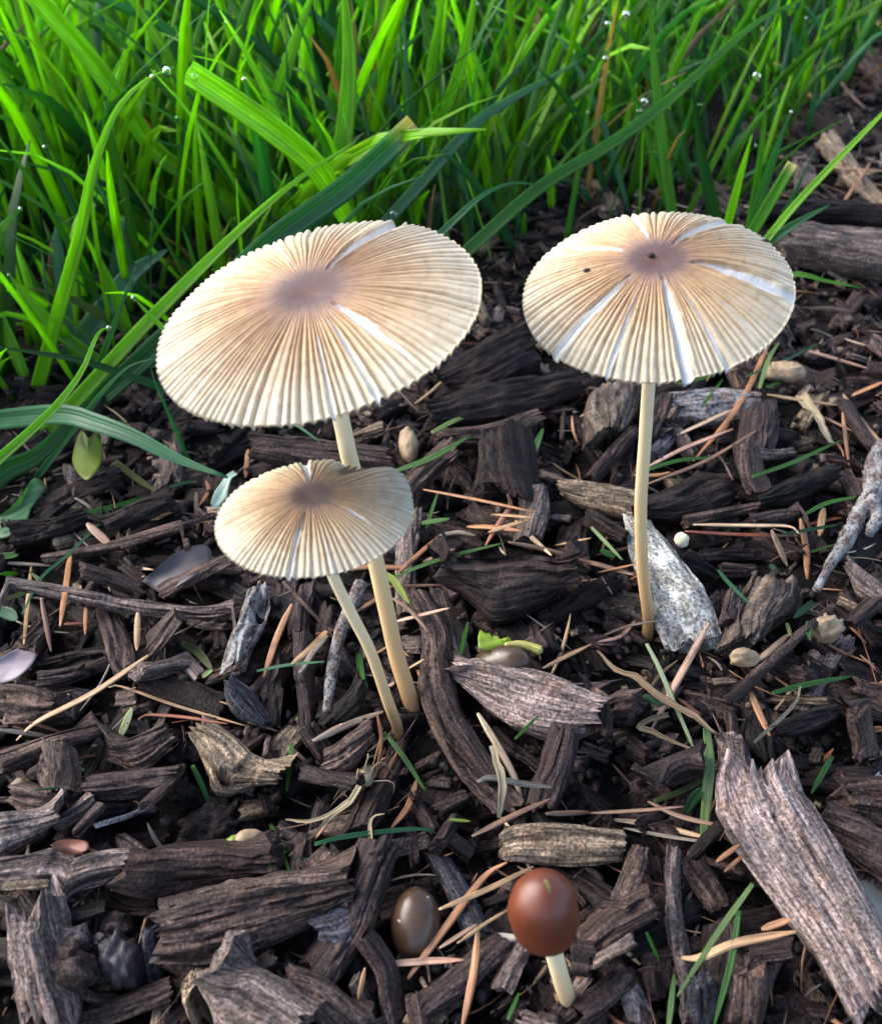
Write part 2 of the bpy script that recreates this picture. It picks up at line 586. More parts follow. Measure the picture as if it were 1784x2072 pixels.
# ------------------------------------------------------------------ shape generators (all in cm; return V, faces, attributes)
def chip_shape(E1, E2, T, col, seed, nl=26, kt=17, rag=0.3, rough=1.0, rnd=0.25, bow=0.0):
    """A split piece of wood between two edges (top view), T thick, fibres along its length, torn ends."""
    E1 = np.asarray(E1, float)
    E2 = np.asarray(E2, float)
    e1 = resample(E1, nl, len(E1) > 2)
    e2 = resample(E2, nl, len(E2) > 2)
    c = (e1 + e2) / 2
    hv = (e2 - e1) / 2
    W = np.linalg.norm(hv, axis=1).mean() * 2
    Lg = np.linalg.norm(np.diff(c, axis=0), axis=1).sum()
    tan = unit(np.gradient(c, axis=0))
    n = unit(np.cross(hv, tan))
    n[n[:, 2] < 0] *= -1
    u = np.linspace(0, 1, nl)
    # cross-section ring: top, side, underside, side
    xt = np.linspace(-0.94, 0.94, kt)
    kb = max(4, kt // 3)
    xb = np.linspace(0.85, -0.85, kb)
    rx = np.concatenate([xt, [1.0, 1.02, 0.97], xb, [-0.97, -1.02, -1.0]])
    ry = np.concatenate([np.ones(kt), [0.62, 0.0, -0.6], -np.ones(kb), [-0.6, 0.0, 0.62]])
    nc = len(rx)
    top = (np.arange(nc) < kt)
    s = seed * 13 + 1
    lat = rx[None, :] * W / 2
    al = (u * Lg)[:, None]
    off = 37.3 * seed
    # torn layers, ridges and furrows that run with the grain
    hgt = (fbm(lat * 4.5 + off, al * 0.55, s, 3) - 0.5) * 0.75 + (fbm(lat * 15 + off, al * 1.1, s + 5, 2) - 0.5) * 0.55
    crack = np.exp(-(np.abs(fbm(lat * 3.2 + off, al * 0.45, s + 71, 2) - 0.5) / 0.035) ** 2) + 0.7 * np.exp(-(np.abs(fbm(lat * 7 + off, al * 0.8, s + 73, 2) - 0.5) / 0.05) ** 2)
    hgt = hgt - 0.22 * crack
    terr = fbm(lat * 1.6 + off, al * 0.9, s + 9, 2)
    hgt = hgt - 0.34 * sstep(0.52, 0.56, terr) - 0.22 * sstep(0.62, 0.65, terr)
    lump = (fbm(lat * 5 + off, al * 5, s + 21, 3) - 0.5) * 0.5
    amp = min(T * 0.4, 0.10) * rough
    sidew = (fbm(ry[None, :] * 1.5 + off + 40 * (rx[None, :] > 0), al * 1.6, s + 31, 3) - 0.5) * 0.16 + (fbm(ry[None, :] * 3 + 40 * (rx[None, :] > 0), al * 6 + off, s + 33, 2) - 0.5) * 0.1
    X = rx[None, :] * (1 + np.where(top[None, :], 0.5, 1.0) * sidew)
    Y = np.broadcast_to(ry[None, :], (nl, nc)).copy()
    Y = np.where(top[None, :], 1 - rnd * np.abs(rx[None, :]) ** 2.6 * 1.3, Y)
    Y = np.where(Y > 0, Y * (1 - 0.5 * rnd * rx[None, :] ** 4), Y)
    tilt = (vn(seed * 1.7, 3.1, 2) - 0.5) * 0.35
    Y = Y + tilt * rx[None, :]
    endt = 1 - 0.10 * np.maximum(sstep(0.16, 0.0, u), sstep(0.84, 1.0, u))[:, None]
    V = c[:, None, :] + hv[:, None, :] * X[..., None]
    V = V + n[:, None, :] * (T / 2 * (Y * endt - 1.0))[..., None]
    V = V + n[:, None, :] * (np.where(ry[None, :] > 0.3, hgt * amp * 1.6 + lump * amp * 0.7, lump * amp))[..., None]
    if bow:
        V = V + n[:, None, :] * (bow * (1 - (2 * u - 1) ** 2))[:, None, None]
    # torn ends
    r0 = 1.3 * (vn(rx * W * 4 + off, ry * 1.3 + off, s + 51) - 0.5) + 1.0 * (vn(rx * W * 16 + off, ry * 2.2, s + 53) - 0.5)
    r1 = 1.3 * (vn(rx * W * 4 + off, ry * 1.3 + off, s + 61) - 0.5) + 1.0 * (vn(rx * W * 16 + off, ry * 2.2, s + 63) - 0.5)
    w0 = sstep(0.16, 0.0, u)[:, None]
    w1 = sstep(0.84, 1.0, u)[:, None]
    rl = rag * min(W, 0.9)
    V = V + tan[:, None, :] * ((w0 * r0[None] + w1 * r1[None]) * rl)[..., None]
    A = np.stack([np.broadcast_to(al, X.shape) + seed * 3.7, X * W / 2 + seed * 1.3, Y * T / 2], -1)
    V = V.reshape(-1, 3)
    fib = A.reshape(-1, 3)
    F = grid_faces(nl, nc, True)
    k = len(V)
    m0 = V[:nc].mean(0) + tan[0] * rl * 0.25
    m1 = V[-nc:].mean(0) - tan[-1] * rl * 0.25
    V = np.vstack([V, m0, m1])
    fib = np.vstack([fib, fib[:nc].mean(0), fib[nc * (nl - 1):nc * nl].mean(0)])
    i = np.arange(nc)
    T0 = np.stack([np.full(nc, k), (i + 1) % nc, i], -1)
    T1 = np.stack([np.full(nc, k + 1), i + nc * (nl - 1), (i + 1) % nc + nc * (nl - 1)], -1)
    cc = np.broadcast_to(np.asarray(col, float), V.shape)
    return V, [F, np.vstack([T0, T1])], {'col': cc, 'fib': fib}


def tube_shape(path, rad, col, seed, n=24, k=8, flat=1.0, lump=0.0, col2=None, groove=0.0, up=(0, 0, 1), lumpf=3.0):
    p = resample(path, n)
    t = unit(np.gradient(p, axis=0))
    up = np.asarray(up, float)
    s_ = unit(np.cross(t, up))
    w = unit(np.cross(s_, t))
    u = np.linspace(0, 1, n)
    rad = np.interp(u, np.linspace(0, 1, len(rad)), rad)
    a = np.linspace(0, 2 * np.pi, k, endpoint=False)
    ln = np.concatenate([[0], np.cumsum(np.linalg.norm(np.diff(p, axis=0), axis=1))])
    r = rad[:, None] * (1 + lump * 2 * (fbm(np.cos(a)[None] * 1.3 + seed * 7.1 + 5, ln[:, None] * lumpf + np.sin(a)[None] * 1.3, seed, 3) - 0.5))
    r = r * (1 - groove * np.maximum(0, np.sin(a))[None] ** 6)
    V = p[:, None] + s_[:, None] * (r * np.cos(a)[None])[..., None] + w[:, None] * (r * flat * np.sin(a)[None])[..., None]
    fib = np.stack([np.broadcast_to(ln[:, None], r.shape) + seed * 2.3, np.broadcast_to(np.cos(a)[None], r.shape) * rad[:, None] + seed, np.broadcast_to(np.sin(a)[None], r.shape) * rad[:, None]], -1)
    c1 = np.asarray(col, float)
    c2 = c1 if col2 is None else np.asarray(col2, float)
    cc = c1[None, None] * (1 - u)[:, None, None] + c2[None, None] * u[:, None, None]
    cc = np.broadcast_to(cc, V.shape).reshape(-1, 3)
    V = V.reshape(-1, 3)
    fib = fib.reshape(-1, 3)
    m = len(V)
    V = np.vstack([V, p[0] - t[0] * rad[0] * 0.5, p[-1] + t[-1] * rad[-1] * 0.5])
    fib = np.vstack([fib, fib[0], fib[-1]])
    cc = np.vstack([cc, cc[0], cc[-1]])
    i = np.arange(k)
    T0 = np.stack([np.full(k, m), (i + 1) % k, i], -1)
    T1 = np.stack([np.full(k, m + 1), i + k * (n - 1), (i + 1) % k + k * (n - 1)], -1)
    return V, [grid_faces(n, k, True), np.vstack([T0, T1])], {'col': cc, 'fib': fib}


def blade_shape(path, wid, col, seed, n=18, face=None, fold=0.35, col2=None, twist=0.0, k=5, tipc=None):
    """A grass leaf: a folded ribbon with real thickness at its midrib."""
    p = resample(path, n)
    t = unit(np.gradient(p, axis=0))
    view = unit(p - _C) if face is None else np.broadcast_to(np.asarray(face, float), p.shape)
    s_ = unit(np.cross(t, view))
    nn = unit(np.cross(s_, t))
    u = np.linspace(0, 1, n)
    if twist:
        ang = twist * (u - 0.3)
        s_, nn = s_ * np.cos(ang)[:, None] + nn * np.sin(ang)[:, None], nn * np.cos(ang)[:, None] - s_ * np.sin(ang)[:, None]
    w = np.interp(u, np.linspace(0, 1, len(wid)), wid) / 2
    x = np.linspace(-1, 1, k)
    d = fold * (np.abs(x) - 0.5) + 0.06 * np.cos(x * 9)
    V = p[:, None] + s_[:, None] * (w[:, None] * x[None])[..., None] - nn[:, None] * (w[:, None] * d[None])[..., None]
    th = np.minimum(w * 0.22, 0.012)[:, None] * (1.15 - np.abs(x))[None]
    V2 = V + nn[:, None] * th[..., None]
    ln = np.concatenate([[0], np.cumsum(np.linalg.norm(np.diff(p, axis=0), axis=1))])
    fib = np.stack([np.broadcast_to(ln[:, None] + seed * 2.1, (n, k)), np.broadcast_to(x[None], (n, k)), np.full((n, k), seed * 0.7)], -1).reshape(-1, 3)
    c1 = np.asarray(col, float)
    c2 = c1 if col2 is None else np.asarray(col2, float)
    cc = c1[None] * (1 - u)[:, None] + c2[None] * u[:, None]
    if tipc is not None:
        f = sstep(0.94, 1.0, u)[:, None]
        cc = cc * (1 - f) + np.asarray(tipc)[None] * f
    cc = np.repeat(cc, k, 0)
    F = grid_faces(n, k)
    m = n * k
    V = np.vstack([V.reshape(-1, 3), V2.reshape(-1, 3)])
    F2 = F[:, ::-1] + m
    i = np.arange(n - 1)
    S = np.vstack([np.stack([i * k, (i + 1) * k, (i + 1) * k + m, i * k + m], -1), np.stack([i * k + k - 1, i * k + k - 1 + m, (i + 1) * k + k - 1 + m, (i + 1) * k + k - 1], -1)])
    j = np.arange(k - 1)
    e = (n - 1) * k
    S2 = np.vstack([np.stack([j, j + m, j + 1 + m, j + 1], -1), np.stack([e + j, e + j + 1, e + j + 1 + m, e + j + m], -1)])
    return V, [F, F2, S, S2], {'col': np.vstack([cc, cc]), 'fib': np.vstack([fib, fib])}


def blob_shape(c, r, col, seed, n=20, k=28, lump=0.25, f=1.2, axis=None, cut=0.0, sq=2.0):
    """A lumpy closed stone, seed or bud; r = three half sizes, axis = direction of the first."""
    th = np.linspace(0, np.pi, n)
    ph = np.linspace(0, 2 * np.pi, k, endpoint=False)
    T, Pp = np.meshgrid(th, ph, indexing='ij')
    d = np.stack([np.cos(T), np.sin(T) * np.cos(Pp), np.sin(T) * np.sin(Pp)], -1)
    q = (fbm(d[..., 0] * f + seed * 3.3, d[..., 1] * f + d[..., 2] * f * 0.8 + 9, seed, 4) + fbm(d[..., 2] * f + seed * 1.9, d[..., 0] * f - d[..., 1] * f + 4, seed + 3, 4)) - 1.0
    g = (np.abs(d) ** sq).sum(-1) ** (-1 / sq)
    D = d * (g * (1 + lump * 2 * q))[..., None] * np.asarray(r)
    a = unit(axis if axis is not None else (1, 0, 0))
    b = unit(np.cross((0, 0, 1.0), a) if abs(a[2]) < 0.95 else np.cross((0, 1.0, 0), a))
    e = np.cross(a, b)
    V = np.asarray(c) + D[..., :1] * a + D[..., 1:2] * b + D[..., 2:] * e
    fib = D + seed * 2.7
    return V.reshape(-1, 3), [grid_faces(n, k, True)], {'col': np.broadcast_to(np.asarray(col, float), (n * k, 3)), 'fib': fib.reshape(-1, 3)}


# ------------------------------------------------------------------ laying pieces on the litter
def settle(px, width_px, sink=0.05, extra=0.0, pct=80):
    """Height of the two ends of a piece whose centre line is px (pixels) when it rests on the litter."""
    za = zb = 0.4
    for _ in range(3):
        m = len(px)
        tt = np.linspace(0, 1, m)
        w = np.array([P(x, y, za + (zb - za) * t) for (x, y), t in zip(px, tt)])
        q = resample(w, 25, False)
        dirn = unit(w[-1] - w[0])
        perp = np.array([-dirn[1], dirn[0], 0])
        hw = width_px * np.linalg.norm(w[0] - _C) / FPX * 0.4
        hs = np.minimum(0.8, np.max([hget((q + perp * k * hw)[:, 0], (q + perp * k * hw)[:, 1]) for k in (-1, 0, 1)], axis=0)) if hw > 0.06 else np.minimum(1.3, hget(q[:, 0], q[:, 1]))
        u = np.linspace(0, 1, 25)
        a_, b_ = np.percentile(hs[:13], 75), np.percentile(hs[12:], 75)
        sl = np.clip((b_ - a_) * 2, -0.5, 0.5)
        line = (a_ + b_) / 2 + sl * (u - 0.5)
        up = np.percentile(hs - line, pct)
        line = line + up - sink + extra
        za, zb = float(line[0]), float(line[-1])
    return za, zb


def stamp(E1, E2, z):
    k = 12
    for f in np.linspace(0, 1, k):
        q = E1 * (1 - f) + E2 * f
        q = resample(q, 40, False)
        hput(q[:, 0], q[:, 1], q[:, 2] + z)


MASK = np.zeros((1784 // 8 + 1, 2072 // 8 + 1), bool)        # where the pieces read from the photograph lie


def mask_put(px):
    for x, y in px:
        i, j = int(x // 8), int(y // 8)
        MASK[max(0, i - 1):i + 2, max(0, j - 1):j + 2] = True


def edges_of(geo):
    """('E', e1, e2) in pixels or (points, w0, w1): two edges in pixels."""
    if geo[0] == 'E':
        return list(geo[1]), list(geo[2])
    pts, w0, w1 = geo
    p = resample(np.array(pts, float), 7)
    t = unit(np.gradient(p, axis=0))
    nrm = np.stack([-t[:, 1], t[:, 0]], -1)
    w = np.linspace(w0, w1, 7)[:, None] / 2
    return [tuple(q) for q in p + nrm * w], [tuple(q) for q in p - nrm * w]


PAL = {'black': (0.008, 0.007, 0.0068), 'dark': (0.0195, 0.0145, 0.014), 'purple': (0.033, 0.0248, 0.0252), 'mid': (0.055, 0.0415, 0.037), 'red': (0.048, 0.029, 0.024),
       'grey': (0.108, 0.094, 0.09), 'pale': (0.19, 0.165, 0.16), 'tan': (0.20, 0.147, 0.1), 'cream': (0.56, 0.47, 0.34), 'white': (0.62, 0.60, 0.56), 'slate': (0.045, 0.044, 0.052),
       'stone': (0.27, 0.275, 0.255), 'rock': (0.14, 0.105, 0.082)}
for _k in ('black', 'dark', 'purple', 'mid', 'grey', 'pale'):          # damp wood is brown rather than grey
    PAL[_k] = tuple(np.array(PAL[_k]) * np.array([1.2, 1.04, 0.96]))
SEED = [1]


def nseed():
    SEED[0] += 1
    return SEED[0]


def lay_chip(name, cat, label, crop, geo, T, colour, mat=None, group=None, rag=0.3, rough=1.0, rnd=0.25, nl=34, kt=27, sink=0.06, extra=0.0, bow=0.0, parent=None, holes=()):
    if geo[0] == 'E':
        geo = ('E', cv(crop, geo[1]), cv(crop, geo[2]))
    else:
        geo = (cv(crop, geo[0]), geo[1] * CROP[crop][2], geo[2] * CROP[crop][2])
    e1, e2 = edges_of(geo)
    c = [((a[0] + b[0]) / 2, (a[1] + b[1]) / 2) for a, b in zip(resample(np.array(e1), 8, False), resample(np.array(e2), 8, False))]
    wpx = np.mean([math.dist(a, b) for a, b in zip(resample(np.array(e1), 8, False), resample(np.array(e2), 8, False))])
    for f in np.linspace(0, 1, max(3, int(wpx // 8))):
        mask_put(resample(np.array(e1), 60, False) * (1 - f) + resample(np.array(e2), 60, False) * f)
    za, zb = settle(c, wpx, sink, extra)
    near1 = np.mean([q[1] for q in e1]) > np.mean([q[1] for q in e2])      # the nearer edge is seen down its side
    f = lambda e, k: np.array([P(x, y, za + (zb - za) * t + T * k) for (x, y), t in zip(e, np.linspace(0, 1, len(e)))])
    E1, E2 = f(e1, 0.55 if near1 else 1.0), f(e2, 1.0 if near1 else 0.55)
    sd = nseed()
    col = np.array(PAL[colour]) * 0.88 * (0.85 + 0.3 * vn(sd * 1.3, 0.5, 8))
    V, F, A = chip_shape(E1, E2, T, col, sd, nl, kt, rag, rough, rnd, bow)
    for hx, hy, hr, hd in holes:                             # knot holes and bored hollows
        (hx, hy), = cv(crop, [(hx, hy)])
        d = np.linalg.norm(proj(V) - np.array([hx, hy]), axis=1) / (hr * CROP[crop][2])
        V = V - np.array([0, 0, 1.0]) * (hd * np.exp(-d ** 4) * (V[:, 2] > np.median(V[:, 2]) - 0.1))[:, None]
    stamp(E1, E2, -0.12 * T)
    o = mesh_obj(name, V, F, mat or M_WOOD, attrs=A, parent=parent)
    o.data.set_sharp_from_angle(angle=math.radians(38))
    if parent is None:
        tag(o, label, cat, group)
    return o


def lay_path(pts, w, flat_h, extra=0.0, sink=0.03):
    """World points of a thin thing lying on the litter along pixel points."""
    za, zb = settle(pts, w, sink, extra, 95)
    q = np.array([P(x, y, za + (zb - za) * t + flat_h) for (x, y), t in zip(pts, np.linspace(0, 1, len(pts)))])
    r = resample(q, 40)
    hput(r[:, 0], r[:, 1], r[:, 2] + flat_h * 0.5)
    mask_put(resample(np.array(pts, float), 60))
    return q, w * np.linalg.norm(q.mean(0) - _C) / FPX


NCOL = {'orange': (0.36, 0.17, 0.075), 'tan': (0.42, 0.27, 0.14), 'pale': (0.60, 0.44, 0.28), 'pink': (0.50, 0.31, 0.22), 'brown': (0.20, 0.115, 0.07), 'red': (0.26, 0.09, 0.045), 'dark': (0.11, 0.075, 0.055), 'grey': (0.24, 0.2, 0.16)}


def lay_needle(label, crop, pts, w, colour, group=None, name='fir_needle', cat='needle', extra=0.0, flat=0.5):
    s = CROP[crop][2]
    q, ww = lay_path(cv(crop, pts), w * s, 0.035, extra)
    sd = nseed()
    c = np.array(NCOL[colour])
    r = ww / 2 * 0.88
    c = c * 0.88
    V, F, A = tube_shape(q, [r * 0.45, r * 0.95, r, r, r * 0.85, r * 0.3], c, sd, 22, 10, flat, 0.05, c * np.array([1.05, 0.92, 0.85]), 0.35)
    return tag(mesh_obj(name, V, F, M_NEEDLE, attrs=A), label, cat, group)


GCOL = {'bright': (0.185, 0.40, 0.014), 'lime': (0.25, 0.46, 0.02), 'mid': (0.078, 0.235, 0.022), 'dark': (0.026, 0.105, 0.022), 'teal': (0.055, 0.19, 0.085), 'blue': (0.10, 0.235, 0.14),  # bright is raised to carry the glow of backlit blades
        'olive': (0.13, 0.15, 0.035), 'paleg': (0.30, 0.42, 0.17), 'yellow': (0.34, 0.42, 0.10), 'straw': (0.33, 0.26, 0.15), 'deadleaf': (0.17, 0.115, 0.06), 'whiteg': (0.5, 0.6, 0.45)}


def lay_clipping(label, crop, pts, w, colour, group=None, name='grass_clipping', cat='grass clipping', wid=(0.7, 1, 1, 0.85, 0.35), extra=0.02):
    s = CROP[crop][2]
    q, ww = lay_path(cv(crop, pts), w * s, 0.03, extra)
    sd = nseed()
    gc = np.array(GCOL[colour]) * 0.75 + np.array([0.012, 0.02, 0.022])
    V, F, A = blade_shape(q, [ww * k for k in wid], gc, sd, 16, fold=0.5, twist=(vn(sd * 1.1, 0.3, 4) - 0.5) * 1.0, face=(0.05, 0.45, -0.9))
    return tag(mesh_obj(name, V, F, M_GRASS, attrs=A), label, cat, group)


def grow_blade(label, crop, pts, w, colour, Y=None, dy=0.0, tip='point', group=None, col2=None, twist=0.3, fold=0.4):
    """A standing grass leaf traced base to tip; Y = distance of its base, dy = how far its tip leans away."""
    s = CROP[crop][2]
    px = cv(crop, pts)
    if Y is None:
        Y = P(px[0][0], px[0][1], 0.25)[1]
    m = len(px)
    q = [PY(x, y, Y + dy * t) for (x, y), t in zip(px, np.linspace(0, 1, m))]
    if q[0][2] > 0.2:                                        # carry the leaf down to its root
        d = unit(q[0] - q[1])
        d[2] = min(d[2], -0.45)
        d = unit(d)
        k = (q[0][2] + 0.15) / -d[2]
        mid = q[0] + d * k * 0.5
        q = [q[0] + d * k, mid] + q
    q = np.array(q)
    ww = w * s * np.linalg.norm(q.mean(0) - _C) / FPX
    wid = {'point': (0.75, 0.95, 1.0, 1.0, 0.9, 0.6, 0.12), 'cut': (0.7, 0.9, 1.0, 1.0, 1.0, 0.98, 0.92), 'fade': (1.0, 1.0, 0.95, 0.85, 0.65, 0.35, 0.1), 'grow': (0.2, 0.3, 0.6, 0.95, 1.0, 1.0, 0.9)}[tip]
    sd = nseed()
    c = np.array(GCOL[colour])
    V, F, A = blade_shape(q, [ww * k for k in wid], c, sd, 30, fold=fold, col2=None if col2 is None else GCOL[col2], twist=twist * (1 if sd % 2 else -1), k=7, tipc=(0.42, 0.4, 0.2) if tip == 'cut' else None)
    o = tag(mesh_obj('grass_shoot', V, F, M_GRASS, attrs=A), label, 'grass', group)
    return o, resample(q, 60)


# ------------------------------------------------------------------ ground
def build_ground():
    xs = np.unique(np.concatenate([np.linspace(-400, -34, 24), np.linspace(-34, 34, 300), np.linspace(34, 400, 24)]))
    ys = np.unique(np.concatenate([np.linspace(-300, 2, 24), np.linspace(2, 70, 300), np.linspace(70, 600, 34)]))
    X, Y = np.meshgrid(xs, ys, indexing='ij')
    Z = soil(X, Y) - 0.02
    V = np.stack([X, Y, Z], -1).reshape(-1, 3)
    o = mesh_obj('soil_ground', V, grid_faces(len(xs), len(ys))[:, ::-1], M_SOIL, origin=(0, 0, 0))
    kind(o, 'structure')


build_ground()
LAWN_EDGE = [(-700, 1000), (-150, 930), (60, 850), (200, 815), (330, 735), (560, 660), (760, 610), (960, 590), (1100, 530), (1330, 460), (1560, 445), (1620, 330), (1700, 230), (1790, 150), (1980, 90)]
EDGE_W = np.array([P(x, y, 0.1)[:2] for x, y in LAWN_EDGE])


def lawn_depth(x, y):
    """How far (cm, along Y) a ground point lies inside the lawn."""
    return y - np.interp(x, EDGE_W[:, 0], EDGE_W[:, 1])

